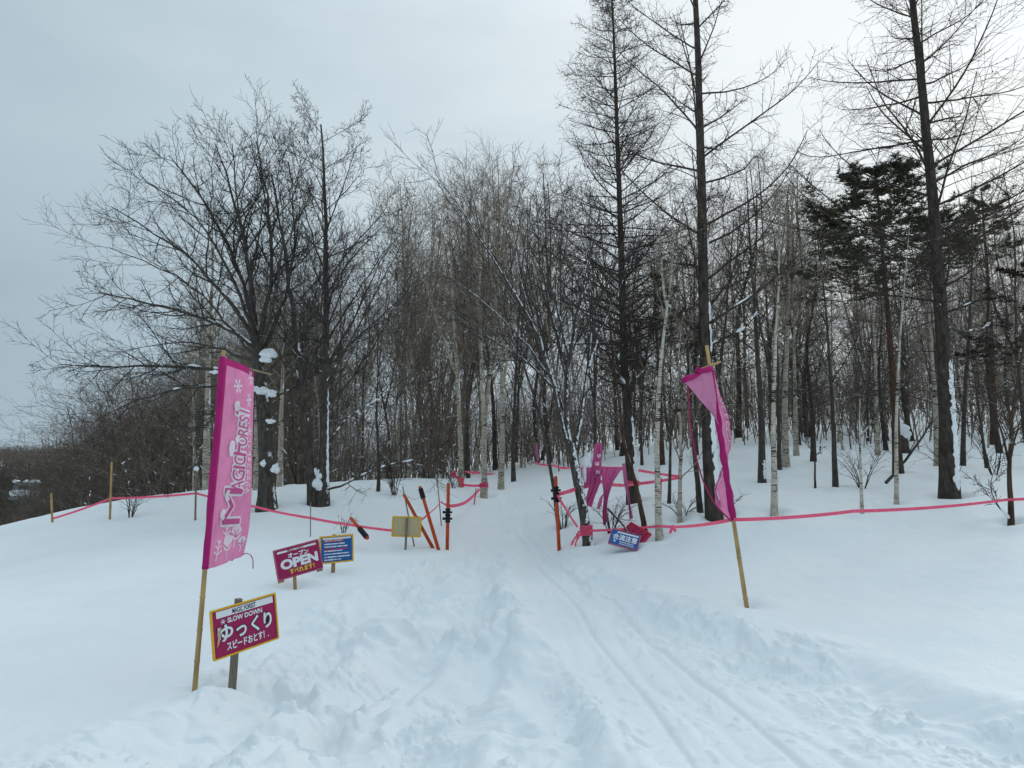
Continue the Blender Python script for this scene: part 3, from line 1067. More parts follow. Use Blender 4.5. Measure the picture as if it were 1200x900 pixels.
tree_broad()
tree_twin()
tree_vase()
up = lambda a, b: (lambda t: a + (b - a) * t)
larch('larch_tree', 21, [(742, 592), (738, 520), (732, 430), (728, 300), (724, 180), (720, 60), (716, -25)], 16.0, .135, .02,
      'slender conical larch with dense short boughs, behind the tattered flags', 150, .215, 66, up(-.01, .07), .20, 15,
      strip=[(.03, .16, -35, .6)], twl=.17, dead=16)
larch('larch_tree', 22, [(837, 601), (830, 510), (826, 400), (823, 270), (820, 130), (813, -60)], 12.5, .14, .045,
      'tall larch with long upswept boughs and snow-plastered trunk behind the bent pink banner', 34, .37, 60, up(-.02, .12), .27, 17,
      strip=[(.02, .22, -52, .55), (.27, .36, -20, .42), (.42, .47, -10, .4)], rb=.040, twl=.12, dead=12, snow=7)
larch('larch_tree', 23, [(1112, 580), (1111, 500), (1104, 380), (1094, 240), (1080, 100), (1066, -30)], 13.0, .158, .055,
      'biggest larch with a thick leaning trunk and a broad white snow strip at its foot', 46, .44, 66, up(-.045, .09), .30, 15,
      strip=[(.02, .25, -66, .50)], rb=.027, twl=.19, dead=14, drop=-.02, snow=6)
needle_tree('pine_tree', 31, [(1052, 548), (1047, 440), (1037, 330), (1026, 200)], 18.0, .115,
            'pine with dark layered needle pads standing left of the biggest larch', .55, 64, .38, M['needles'], M['bark_red'], .62, 80, 22)

# ---- trees one can tell apart, each grown along its own stem
def path_tree(name, seed, path, Y, r0, wm, tm, label, cat='tree', forks=(), n1=14, t0=.45, l1=.32, ang=42, n2=7, n3=4, snow=0, strip=None, r1=None, trop=.03, rmin=.0038, group=None, wig=.012):
    sk = Sk(seed)
    t = pxpath(path, Y)
    a = sk.stem(t, r0, r1 or r0 * .10, 16, wig, flare=.25)
    prs = [a]
    for q, r in forks:
        prs.append(sk.stem(np.array([W(p[0], p[1], Y + (p[2] if len(p) > 2 else 0)) for p in q]), r, r * .2, 12, .03, flare=.05))
    bs = []
    for k, pr in enumerate(prs):
        bs.append(sk.spawn(pr, n1 if k == 0 else max(4, n1 // 2), t0 if k == 0 else .15, .99, ang, 10, l1, lambda t: 1.25 - .7 * t, 9, .09, trop, .42, rmin * 1.5, .03))
    for b in bs:
        b2 = sk.spawn(b, n2, .15, 1, 40, 12, .42, lambda t: 1.1 - .5 * t, 6, .11, trop, .6, rmin)
        if n3:
            sk.spawn(b2, n3, .15, 1, 38, 12, .5, None, 4, .12, trop, .75, rmin)
    ex = []
    if snow:
        ex.append(('snow', snow_on(sk, sk.rng, sk.wood[1:] + bs, snow, 4.5, (.03, .09)), M['snow_clump']))
    if strip:
        ex.append(('trunk_snow', snow_strip(t, a[1][0], strip[0], strip[1], R(strip[2]), .6, .015, sk.rng), M['snow_clump']))
    return make_tree(name, t[0], sk, wm, tm, label, cat, group, ex)


BD, BB, BR_, GB, BK = M['bark_dark'], M['bark_brown'], M['bark_red'], M['bark_greybirch'], M['bark_birch']
TD, TG, TB = M['twig_dark'], M['twig_grey'], M['twig_brown']
path_tree('birch_tree', 41, [(773, 628), (770, 570), (770, 480), (775, 410), (782, 358), (791, 300), (788, 240)], 12.0, .062, BK, TG,
          'pale cream birch forking halfway up, beside the fallen blue sign', forks=[([(782, 360), (776, 330), (775, 290, .1), (770, 245, .2)], .03)], n1=12, t0=.6, l1=.20, ang=32)
path_tree('birch_tree', 42, [(907, 605), (907, 560), (906, 470), (909, 400), (913, 330), (914, 235)], 12.4, .064, BK, TG,
          'slim pale birch with black scars behind the long tape, right of the bent banner', n1=20, t0=.5, l1=.26, ang=34)
path_tree('birch_tree', 43, [(1010, 600), (1008, 540), (1007, 480), (1009, 440)], 12.0, .035, BK, TD,
          'knee-thin pale birch stem with a low side bough, left one of two behind the tape', forks=[([(1008, 510), (1020, 498), (1033, 480)], .02)], n1=10, t0=.4, l1=.4)
path_tree('birch_tree', 44, [(1050, 592), (1050, 520), (1052, 440), (1058, 360), (1066, 260)], 12.5, .042, BK, TD,
          'thin straight pale birch standing left of the biggest larch, behind the tape', n1=14, t0=.5, l1=.25)
path_tree('bare_tree', 45, [(893, 566), (892, 480), (887, 400), (880, 300), (874, 200)], 17.5, .095, BD, TD,
          'near-black trunk with a white patch low down, left of the slim pale birch', n1=18, t0=.4, l1=.24, strip=(.02, .08, -70))
path_tree('birch_tree', 46, [(921, 546), (919, 480), (922, 400), (926, 300), (930, 220)], 20, .105, GB, TG,
          'stout grey birch standing on the right slope just behind the slim pale birch', n1=18, t0=.4, l1=.22)
path_tree('birch_tree', 47, [(933, 532), (932, 470), (930, 380), (934, 290)], 23, .09, GB, TG,
          'second grey birch a little uphill and right of the stout grey birch', n1=14, t0=.4, l1=.25)
path_tree('bare_tree', 48, [(913, 548), (912, 480), (911, 400), (905, 300)], 19.6, .07, BD, TD,
          'dark trunk close against the left side of the stout grey birch', n1=14, t0=.4, l1=.25)
path_tree('bare_tree', 49, [(979, 573), (977, 500), (972, 420), (966, 340), (955, 260)], 16, .068, BD, TD,
          'slender black trunk leaning left on open snow, midway between birch and pine', n1=16, t0=.35, l1=.24)
path_tree('sapling', 50, [(955, 574), (955, 540), (954, 505), (957, 460), (955, 430)], 16, .028, BD, TD,
          'young bare sapling with two low forked side stems on open snow', forks=[([(954, 530), (945, 520), (937, 511)], .016), ([(955, 535), (960, 530), (965, 524)], .016)], n1=8, t0=.35, l1=.4)
path_tree('bare_tree', 51, [(821, 599), (818, 570), (813, 520), (808, 460), (805, 380), (798, 300)], 13.0, .058, BD, TD,
          'dark crooked trunk just left of the snow-plastered larch', n1=14, t0=.4, l1=.25)
path_tree('bare_tree', 52, [(797, 608), (797, 580), (796, 545), (799, 500), (793, 440), (800, 370)], 12.6, .045, GB, TG,
          'gnarled thin grey stem with snaggy twigs between forked birch and bent banner', n1=14, t0=.2, l1=.28, wig=.05)
path_tree('bare_tree', 53, [(756, 610), (751, 585), (742, 560), (734, 535), (728, 500), (722, 440), (712, 350)], 12.5, .05, BR_, TB,
          'brown crooked trunk leaning left behind the tattered flags', n1=12, t0=.4, l1=.28, wig=.04)
path_tree('bare_tree', 54, [(656, 615), (651, 590), (645, 545), (634, 490), (615, 430), (590, 360), (560, 300)], 14.5, .045, BD, TD,
          'thin dark tree leaning left over the trail behind the upright orange pole', n1=18, t0=.3, l1=.3)
path_tree('bare_tree', 55, [(784, 600), (785, 540), (786, 480), (786, 400), (790, 330)], 15, .04, BD, TD,
          'thin dark upright stem right of the forked cream birch', n1=12, t0=.3, l1=.28)
path_tree('sapling', 56, [(1184, 613), (1186, 590), (1182, 570), (1183, 530), (1186, 480), (1197, 420), (1204, 370)], 10.2, .042, BR_, TB,
          'reddish forked sapling with a zigzag low side stem at the right end of the tape',
          forks=[([(1184, 610), (1172, 598), (1160, 575), (1163, 552), (1172, 540)], .014), ([(1183, 545), (1172, 500, .2), (1160, 465, .3), (1150, 420, .4)], .02), ([(1183, 540), (1193, 500, -.2), (1205, 470, -.3)], .018)], n1=12, t0=.35, l1=.35, ang=50, snow=4)
path_tree('birch_tree', 57, [(540, 571), (540, 520), (536, 440), (530, 350), (527, 270), (520, 205)], 21, .085, GB, TG,
          'grey birch with a red bundle of tape at its foot, left of the tape-wrapped birch', forks=[([(536, 440), (520, 400, .3), (500, 340, .5), (488, 270, .6)], .05)], n1=26, t0=.35, l1=.2, ang=30, snow=4)
path_tree('birch_tree', 58, [(567, 582), (568, 540), (566, 460), (562, 380), (563, 290), (566, 200)], 19.5, .095, GB, TG,
          'stout grey birch wrapped with pink tape left of the trail', forks=[([(567, 510), (574, 450, .3), (580, 380, .4), (584, 290, .5), (592, 220, .6)], .06)], n1=28, t0=.4, l1=.18, ang=30, snow=4, strip=(.05, .10, 200))
path_tree('birch_tree', 59, [(587, 574), (589, 520), (588, 440), (585, 350), (580, 260), (577, 195)], 21, .09, GB, TG,
          'grey birch at the left edge of the trail crest, nearest to the track', forks=[([(588, 460), (598, 410, .3), (606, 340, .5), (611, 260, .6)], .05)], n1=28, t0=.4, l1=.18, ang=30, snow=5)
path_tree('bare_tree', 60, [(602, 566), (601, 530), (603, 470), (607, 390), (612, 300), (622, 240)], 23, .075, BD, TD,
          'dark thin trunk hung with snow lumps at the left of the trail crest', n1=18, t0=.2, l1=.24, snow=16, ang=35)
path_tree('birch_tree', 61, [(243, 580), (242, 500), (245, 400), (250, 320), (248, 240)], 20, .12, GB, TG,
          'pale birch trunk rising directly behind the tall pink banner', n1=18, t0=.4, l1=.22, snow=6)
path_tree('birch_tree', 62, [(301, 578), (300, 500), (303, 400), (300, 320)], 19, .09, GB, TG,
          'grey birch trunk half hidden just left behind the broad bare tree', n1=14, t0=.4, l1=.25)
path_tree('birch_tree', 63, [(328, 570), (329, 500), (332, 420), (330, 330)], 21, .10, GB, TG,
          'grey trunk between the broad bare tree and the twin-trunk tree', n1=14, t0=.4, l1=.25)
path_tree('bare_tree', 64, [(443, 580), (445, 545), (440, 480), (447, 400), (455, 330)], 19, .05, BD, TD,
          'slim dark stem on the knoll right of the twin-trunk tree', n1=16, t0=.25, l1=.3, snow=6)
path_tree('bare_tree', 65, [(1128, 545), (1130, 470), (1136, 390), (1140, 300), (1138, 200)], 20, .07, BD, TD,
          'dark straight trunk next right of the biggest larch, farther up the slope', n1=16, t0=.35, l1=.25, snow=6)
path_tree('birch_tree', 66, [(1098, 540), (1096, 470), (1090, 380), (1084, 290)], 20, .09, GB, TG,
          'grey birch half hidden close behind the biggest larch', n1=14, t0=.4, l1=.25)
path_tree('bare_tree', 67, [(1156, 540), (1148, 490), (1142, 440), (1130, 380)], 19, .05, BD, TD,
          'thin dark stem leaning left between the biggest larch and the reddish sapling', n1=12, t0=.3, l1=.3)
path_tree('birch_tree', 68, [(1028, 532), (1027, 460), (1024, 380), (1020, 300)], 23, .08, GB, TG,
          'pale birch trunk just left of the pine', n1=12, t0=.4, l1=.25)
needle_tree('pine_tree', 32, [(1165, 520), (1163, 440), (1160, 360), (1150, 225)], 26.0, .13,
            'pine showing only its small needle pads beyond the biggest larch at the far right', .66, 12, .14, M['needles'], M['bark_red'], .6, 76)
needle_tree('pine_tree', 33, [(775, 545), (774, 480), (770, 400), (766, 320)], 23.0, .11,
            'brownish evergreen among the bare trees behind the forked cream birch', .40, 20, .30, M['needles_brown'], M['bark_red'], .4, 80)
needle_tree('pine_tree', 34, [(1215, 540), (1214, 440), (1212, 380), (1208, 300)], 19.0, .11,
            'brownish evergreen at the right edge with drooping needle boughs', .40, 20, .32, M['needles_brown'], M['bark_red'], .4, 84)


# ---- trees of the wood behind: a few kinds, copied
def proto(kind, seed):
    sk = Sk(seed)
    r = sk.rng
    Ht = 10.0
    lean = r.normal(0, .35, 2)
    mid = r.normal(0, .22, (3, 2))
    pts = [(0, 0, -.2)] + [(lean[0] * h + mid[i][0], lean[1] * h + mid[i][1], Ht * h) for i, h in enumerate((.25, .5, .75))] + [(lean[0], lean[1], Ht)]
    if kind == 'larch':
        a = sk.stem(pts, .12, .015, 14, .006)
        b = sk.spawn(a, 60, .22, .99, 72, 9, .17, lambda t: (1.1 - t) ** .8, 8, .05, .03, .3, .006, .022)
        b2 = sk.spawn(b, 8, .15, 1, 50, 12, .38, lambda t: 1.1 - .5 * t, 4, .1, 0, .5, .005, plane=.7)
        sk.spawn(b2, 3, .2, 1, 45, 12, .5, None, 3, .1, 0, .7, .0045)
    elif kind == 'bush':
        for k in range(6):
            az = k * 1.05 + r.random()
            q = [(0, 0, -.2), (math.cos(az) * .5, math.sin(az) * .5, 2.5), (math.cos(az) * 1.2, math.sin(az) * 1.2, 5.5), (math.cos(az) * 1.9, math.sin(az) * 1.9, 8 + 2 * r.random())]
            a = sk.stem(q, .06, .012, 10, .03)
            b = sk.spawn(a, 12, .15, .99, 42, 12, .32, lambda t: 1.25 - .7 * t, 6, .12, .03, .5, .008, .03)
            b2 = sk.spawn(b, 8, .12, 1, 40, 12, .42, None, 5, .13, .02, .6, .006)
            sk.spawn(b2, 4, .12, 1, 40, 12, .5, None, 3, .12, .02, .7, .0055)
    else:
        birch = kind == 'birch'
        a = sk.stem(pts, r.uniform(.045, .078), .014, 14, .014)
        prs = [a]
        if r.random() < .6:
            h = r.uniform(.3, .5)
            az = r.random() * 6.28
            p0 = a[0][0][int(h * 13)]
            q = [p0, p0 + np.array([math.cos(az) * .5, math.sin(az) * .5, 2]), p0 + np.array([math.cos(az) * 1.1, math.sin(az) * 1.1, 5.2])]
            prs.append(sk.stem(q, .055, .012, 10, .02, flare=.05))
        for k, pr in enumerate(prs):
            b = sk.spawn(pr, (24, 10)[k], (.28, .15)[k], .99, 34 if birch else 44, 11, .25, lambda t: 1.2 - .7 * t, 8, .09, .03, .42, .007, .03)
            b2 = sk.spawn(b, 8, .12, 1, 38, 12, .42, lambda t: 1.1 - .5 * t, 5, .12, .01 if birch else .03, .6, .0055)
            sk.spawn(b2, 4, .15, 1, 38, 12, .5, None, 3, .12, -.02 if birch else .02, .75, .005)
    V, Q = merge([(P, q) for P, q in sk.wood], 7)
    V2, Q2 = merge_l(sk.twig)
    wm, tm = {'larch': (BB, TB), 'bush': (M['twig_bush'], M['twig_bush']), 'birch': (GB, TG), 'bare': (BD, M['twig_mid'])}[kind]
    sn = snow_on(sk, r, sk.wood[1:] + sk.twig[:1], 16, 4.5, (.04, .08), .007)
    return (np_mesh('trunk', V, Q, wm), np_mesh('crown', V2, Q2, tm), np_mesh('snow', sn[0], sn[1], M['snow_clump']))


PR = {k: [proto(k, 100 + 10 * i + j) for j in range(n)] for i, (k, n) in enumerate((('bare', 5), ('birch', 4), ('larch', 2), ('bush', 3)))}
rngB = np.random.default_rng(5)
TAKEN = []


def place(kind, x, y, h, label, group, name, wide=1.0):
    p = PR[kind][rngB.integers(len(PR[kind]))]
    z = float(H0(np.array([x]), np.array([y]))[0])
    r = empty(name, (x, y, z - .1), rngB.random() * 6.28)
    k_ = .13 if rngB.random() < .15 else .035      # a few lean
    r.rotation_euler = (rngB.normal(0, k_), rngB.normal(0, k_), r.rotation_euler[2])
    s = h / 10.0
    r.scale = (s * wide, s * wide, s)
    for nm, me in zip(('trunk', 'crown', 'snow'), p):
        o = child(nm, me, r)
        if nm == 'snow':
            o['kind'] = 'stuff'
    tag(r, label, 'tree', group)
    TAKEN.append((x, y))


def scatter(n, px0, px1, Y0, Y1, kinds, hpx, label, group, name, gap=.9, wide=1.0, avoid=True):
    k = tries = 0
    while k < n and tries < n * 40:
        tries += 1
        px = rngB.uniform(px0, px1)
        Y = Y0 + (Y1 - Y0) * rngB.random() ** .8
        x = (px - 600) / F * Y * 1.01
        lf, rt = trail(Y)
        if avoid and Y < 31 and lf - .8 < x < rt + .6:
            continue
        if any((x - a) ** 2 + (Y - b) ** 2 < gap * gap for a, b in TAKEN):
            continue
        kind = kinds[rngB.integers(len(kinds))]
        z = float(H0(np.array([x]), np.array([Y]))[0])
        top = np.interp(px, [p[0] for p in hpx], [p[1] for p in hpx]) + rngB.normal(0, 22)
        zt = W(px, top, Y)[2]
        h = max(3.0, min(zt - z, 17))
        place(kind, x, Y, h, label[kind], group, name[kind], wide)
        k += 1


NM = {'bare': 'bare_tree', 'birch': 'birch_tree', 'larch': 'larch_tree', 'bush': 'bushy_tree'}
env_c = [(440, 330), (480, 240), (520, 215), (560, 210), (600, 215), (640, 235), (700, 260)]
scatter(26, 470, 690, 23, 42, ['birch', 'birch', 'bare'], env_c, {'birch': 'grey birch of the dense stand behind the trail crest', 'bare': 'dark bare tree of the dense stand behind the trail crest'}, 'trees of the stand behind the trail crest', NM)
env_l = [(230, 380), (290, 330), (350, 300), (400, 300), (440, 320), (480, 330), (520, 300)]
scatter(30, 225, 520, 23, 42, ['bare', 'bare', 'birch', 'bush'], env_l, {'birch': 'grey birch in the thicket behind the left knoll', 'bare': 'dark bare tree in the thicket behind the left knoll', 'bush': 'bushy brown tree in the thicket behind the left knoll'}, 'trees of the thicket behind the left knoll', NM)
env_r = [(640, 300), (690, 280), (760, 290), (850, 230), (900, 210), (960, 260), (1000, 300), (1060, 300), (1120, 280), (1200, 250), (1290, 240)]
scatter(72, 690, 1290, 21, 44, ['bare', 'bare', 'birch', 'larch', 'bare', 'birch', 'bare', 'birch'], env_r, {'birch': 'grey birch standing among the trees of the right-hand wood', 'bare': 'dark bare tree standing among the trees of the right-hand wood', 'larch': 'dark larch standing among the trees of the right-hand wood'}, 'trees of the right-hand wood', NM)
env_h = [(20, 585), (60, 575), (85, 562), (115, 540), (150, 500), (200, 458), (250, 435), (300, 420), (360, 410)]
scatter(60, 92, 340, 31, 62, ['bush', 'bush', 'bush', 'bare'], env_h, {'bush': 'bushy brown tree on the falling slope beyond the left tape', 'bare': 'dark bare tree on the falling slope beyond the left tape'}, 'trees on the falling slope to the left', NM, 1.2, 1.3, False)

scatter(14, 45, 100, 34, 58, ['bush', 'bush', 'bare'], [(40, 578), (70, 572), (100, 555)], {'bush': 'bushy brown tree on the falling slope beyond the left tape', 'bare': 'dark bare tree on the falling slope beyond the left tape'}, 'trees on the falling slope to the left', NM, .9, 1.1, False)


# ---- shrubs on the snow
def shrub(name, seed, px, py, Y, hpx, spread, n, label, mat=None, lean=0, group=None):
    sk = Sk(seed)
    b = W(px, py, Y)
    b[2] = Hs(b[0], b[1]) - .05
    h = hpx / F * Y
    st = []
    for k in range(n):
        az = sk.rng.random() * 6.28
        s = spread * h * sk.rng.uniform(.3, 1)
        q = [b + np.array([math.cos(az) * .04, math.sin(az) * .04, 0]), b + np.array([math.cos(az) * s * .4 + lean * h * .4, math.sin(az) * s * .4, h * .5]), b + np.array([math.cos(az) * s + lean * h, math.sin(az) * s, h * sk.rng.uniform(.7, 1.05)])]
        st.append(sk.stem(q, .012, .004, 8, .04, flare=0))
    P = np.concatenate([a[0] for a in st])
    Rr = np.concatenate([a[1] for a in st])
    c = sk.spawn((P, Rr), 5, .2, 1, 40, 12, .38, None, 5, .12, .03, .6, .0035)
    sk.spawn(c, 2, .2, 1, 40, 12, .5, None, 4, .12, .03, .7, .003)
    root = empty(name, b)
    V, Q = merge(sk.wood, 4)
    child('stems', np_mesh('stems', V - b, Q, mat or M['twig_clean']), root)
    V, Q = merge(sk.twig, 3)
    child('twigs', np_mesh('twigs', V - b, Q, mat or M['twig_clean']), root)
    tag(root, label, 'shrub', group)


shrub('bare_shrub', 201, 152, 609, 15.9, 38, .6, 7, 'low twiggy shrub beside the tallest bamboo stake on the left knoll')
shrub('bare_shrub', 202, 196, 592, 18.5, 22, .9, 6, 'small flattened shrub at the ridge line left of the pink banner')
shrub('bare_shrub', 203, 462, 584, 18.5, 50, .5, 11, 'bushy bare shrub on the knoll behind the yellow-framed board')
shrub('bare_shrub', 204, 532, 575, 20.5, 26, .5, 6, 'small shrub at the foot of the birch with the red tape bundle')
shrub('bare_shrub', 205, 716, 608, 13.0, 40, 1.0, 9, 'tangle of bare twigs under the tattered flags')
shrub('bare_shrub', 206, 1010, 570, 15.5, 50, .9, 8, 'spreading shrub behind the two thin pale birches')
shrub('bare_shrub', 207, 660, 600, 14.6, 30, .6, 6, 'small shrub behind the upright orange pole')
shrub('bare_shrub', 208, 1165, 560, 17, 90, .5, 9, 'tall bare shrub behind the reddish sapling')
shrub('bare_shrub', 209, 800, 606, 12.8, 26, 1.0, 6, 'low twigs round the gnarled grey stem')
shrub('bare_shrub', 210, 402, 628, 14.2, 20, .8, 4, 'few thin twigs poking from snow behind the blue sign')
shrub('bare_shrub', 211, 1120, 556, 16.5, 45, 1.0, 8, 'shrub on open snow right behind the snow-stripped larch')
shrub('bare_shrub', 212, 852, 598, 12.8, 22, .9, 3, 'single slanting twig just right of the bent banner', None, .6)

# the boughs lying slanted by the two thin birches
for nm, pts, r_, lb in (('fallen_bough', [(1038, 566, 14), (1060, 540, 14.1), (1080, 515, 14.2), (1091, 494, 14.3)], .035, 'dark broken bough slanting up from the snow behind the thin straight birch'),
                        ('fallen_bough', [(712, 596, 12.3), (728, 612, 12.1), (741, 632, 11.9)], .022, 'dark stick leaning onto the fallen blue sign')):
    sk = Sk(300 + len(lb))
    q = np.array([W(*p) for p in pts])
    a = sk.stem(q, r_, r_ * .5, 9, .03, flare=0)
    b = sk.spawn(a, 6, .2, 1, 45, 12, .4, None, 5, .1, .03, .5, .005)
    V, Q = merge_l(sk.wood)
    rt = empty(nm, q[0])
    child('limb', np_mesh('limb', V - q[0], Q, BD), rt)
    V, Q = merge_l(sk.twig)
    child('twigs', np_mesh('twigs', V - q[0], Q, TD), rt)
    tag(rt, lb, 'bough')


# ---- the mass of thin stems and brush that fills the wood: one uncountable thing
def brush():
    rng = np.random.default_rng(77)
    sk = Sk(78)
    n = 2300
    px = rng.uniform(120, 1330, n)
    Y = 24 + 32 * rng.random(n) ** .9
    x = (px - 600) / F * Y
    lf, rt = trail(Y)
    keep = ~((x > lf - .9) & (x < rt + .9) & (Y < 31))
    keep &= ~((px < 300) & (Y < 28))
    keep &= ~((px > 690) & (Y < 27) & (rng.random(n) < .75))
    x, Y = x[keep], Y[keep]
    z = H0(x, Y)
    n = len(x)
    h = rng.uniform(1.8, 6.0, n) * (.7 + .6 * rng.random(n))
    P = np.empty((n, 6, 3))
    d = rng.normal(0, .12, (n, 3))
    d[:, 2] = 1
    P[:, 0] = np.stack([x, Y, z - .1], 1)
    for j in range(1, 6):
        d = d + rng.normal(0, .08, (n, 3))
        d[:, 2] = np.maximum(d[:, 2], .6)
        P[:, j] = P[:, j - 1] + d / np.linalg.norm(d, axis=1, keepdims=True) * (h / 5)[:, None]
    r0 = rng.uniform(.012, .035, n)[:, None] * np.linspace(1, .3, 6)[None]
    sk.wood.append((P, r0))
    b = sk.spawn((P, r0), 9, .12, 1, 45, 14, .30, lambda t: 1.2 - .6 * t, 5, .14, .03, .5, .0065)
    sk.spawn(b, 4, .15, 1, 42, 14, .48, None, 3, .14, .02, .7, .006)
    V, Q = merge(sk.wood + sk.twig, 3)
    o = bpy.data.objects.new('undergrowth', np_mesh('undergrowth', V, Q, M['twig_thicket']))
    COL.objects.link(o)
    tag(o, 'brown mass of thin stems and twigs filling the wood between the trunks', 'undergrowth', kind='stuff')
    sn = snow_on(sk, rng, [(b[0][:9000], b[1][:9000])], 5200, 12, (.04, .09), .005)
    o = bpy.data.objects.new('undergrowth_snow', np_mesh('undergrowth_snow', sn[0], sn[1], M['snow_clump']))
    COL.objects.link(o)
    tag(o, 'small clumps of snow caught all through the undergrowth', 'snow', kind='stuff')


brush()


def far_wood(name, label, n, fx, seed, dens=1.0, tall=(7, 11), kids=16, rmin=.012):
    rng = np.random.default_rng(seed)
    sk = Sk(seed + 1)
    x, y = fx(rng, n)
    n = len(x)
    z = H0(x, y)
    h = rng.uniform(*tall, n)
    P = np.empty((n, 5, 3))
    d = rng.normal(0, .06, (n, 3))
    d[:, 2] = 1
    P[:, 0] = np.stack([x, y, z - .2], 1)
    for j in range(1, 5):
        d = d + rng.normal(0, .05, (n, 3))
        P[:, j] = P[:, j - 1] + d / np.linalg.norm(d, axis=1, keepdims=True) * (h / 4)[:, None]
    r0 = rng.uniform(.06, .13, n)[:, None] * np.linspace(1, .2, 5)[None]
    sk.wood.append((P, r0))
    b = sk.spawn((P, r0), kids, .25, 1, 44, 12, .30, lambda t: 1.2 - .6 * t, 4, .12, .04, .4, rmin)
    sk.spawn(b, 8, .1, 1, 42, 14, .5, None, 3, .12, .03, .6, rmin * .8)
    V, Q = merge(sk.wood + sk.twig, 3)
    o = bpy.data.objects.new(name, np_mesh(name, V, Q, M['twig_far']))
    COL.objects.link(o)
    tag(o, label, 'wood', kind='stuff')


def fx_back(rng, n):
    Y = 56 + 60 * rng.random(n)
    px = rng.uniform(150, 1400, n)
    return (px - 600) / F * Y, Y


def fx_hill(rng, n):
    Y = 72 + 490 * rng.random(n) ** 1.6
    px = rng.uniform(-160, 200, n)
    x = (px - 600) / F * Y
    return x, Y


far_wood('distant_wood', 'far trees closing the view behind the nearer wood', 230, fx_back, 501, tall=(5, 9))
far_wood('hillside_wood', 'dark far-off wood covering the distant hill at the left edge', 6500, fx_hill, 502, tall=(7, 11), kids=10, rmin=.035)


WELLS += [(W(284, 807, 5.88)[0], 5.88, .03), (W(227, 812, 5.7)[0], 5.7, .02), (W(351, 687, 9.33)[0], 9.33, .03), (W(877, 711, 8)[0], 8.0, .03)]
ground_sheet()


# ------------------------------------------------------------------ lettering
_tc = {}


def text2d(body, offset=0.0):
    """(vertices (n,2), faces) of a line of lettering, as flat outlines"""
    k = (body, offset)
    if k not in _tc:
        cu = bpy.data.curves.new('lettering', 'FONT')
        cu.body = body
        cu.offset = offset
        cu.resolution_u = 4
        ob = bpy.data.objects.new('lettering', cu)
        COL.objects.link(ob)
        dg = bpy.context.evaluated_depsgraph_get()
        me = bpy.data.meshes.new_from_object(ob.evaluated_get(dg))
        V = np.array([v.co[:2] for v in me.vertices]).reshape(-1, 2)
        Fc = [tuple(p.vertices) for p in me.polygons]
        bpy.data.objects.remove(ob)
        bpy.data.curves.remove(cu)
        bpy.data.meshes.remove(me)
        _tc[k] = (V, Fc)
    return _tc[k]


def fit_text(body, x0, x1, z0, z1, offset=0.0, ref=0.0):
    """lettering stretched to the box; a thicker copy (offset) grows round the plain one (ref)"""
    V, Fc = text2d(body, offset)
    Vr, _ = text2d(body, ref)
    a, b = Vr.min(0), Vr.max(0)
    s = np.array([(x1 - x0) / (b[0] - a[0]), (z1 - z0) / (b[1] - a[1])])
    return (V - a) * s + np.array([x0, z0]), Fc


class Board:
    """a flat board seen from its front: x to the right, z up, centre at the middle"""

    def __init__(s, tl, bl, tr, br, w_, h_):
        tl, bl, tr, br = map(np.array, (tl, bl, tr, br))
        s.c = (tl + bl + tr + br) / 4
        X = (tr + br) - (tl + bl)
        X /= np.linalg.norm(X)
        Z = (tl + tr) - (bl + br)
        Z -= X * (Z @ X)
        Z /= np.linalg.norm(Z)
        s.X, s.Z, s.Yv = X, Z, np.cross(Z, X)   # Yv points away from the viewer
        s.w, s.h = w_, h_
        s.rot = Matrix(np.stack([X, s.Yv, Z], 1).tolist())

    def pt(s, x, z, y=0.0):
        return s.c + s.X * x + s.Z * z + s.Yv * y

    def rect(s, mb, x0, x1, z0, z1, y, m, off):
        mb.add([s.pt(x0, z0, y) - off, s.pt(x1, z0, y) - off, s.pt(x1, z1, y) - off, s.pt(x0, z1, y) - off], [(0, 1, 2, 3)], m)

    def text(s, mb, body, x0, x1, z0, z1, y, m, off, offset=0.0, ref=0.0):
        V, Fc = fit_text(body, x0, x1, z0, z1, offset, ref)
        mb.add([s.pt(v[0], v[1], y) - off for v in V], Fc, m)

    def bold(s, mb, body, x0, x1, z0, z1, y, m, off, d):
        for k, (dx, dz) in enumerate(((0, 0), (d, 0), (-d, 0), (0, d), (0, -d))):
            s.text(mb, body, x0 + dx, x1 + dx, z0 + dz, z1 + dz, y - .0002 * k, m, off)

    def block(s, mb, x, z, y, sx, sy, sz, m, off):
        mb.box(s.pt(x, z, y) - off, (sx, sy, sz), m, s.rot)


def frame_strips(bd, mb, t, proud, off, depth=.020):
    w_, h_ = bd.w, bd.h
    for x, z, sx, sz in ((0, h_ / 2 + t / 2 - .002, w_ + 2 * t - .006, t), (0, -h_ / 2 - t / 2 + .002, w_ + 2 * t - .006, t), (-w_ / 2 - t / 2, 0, t, h_ - .004), (w_ / 2 + t / 2, 0, t, h_ - .004)):
        bd.block(mb, x, z, proud, sx, depth, sz, 0, off)


def post(mb, top, foot, wdt, dep, off, yaw=0.0):
    top, foot = np.array(top), np.array(foot)
    d = Vector(top - foot)
    q = d.to_track_quat('Z', 'Y').to_matrix()
    q = q @ Matrix.Rotation(yaw, 3, 'Z')
    mb.box((top + foot) / 2 - off, (wdt, dep, d.length), 0, q)


def ground_pt(px, py, Y, sink=.15):
    p = W(px, py, Y)
    p[2] = Hs(p[0], p[1]) - sink
    return p


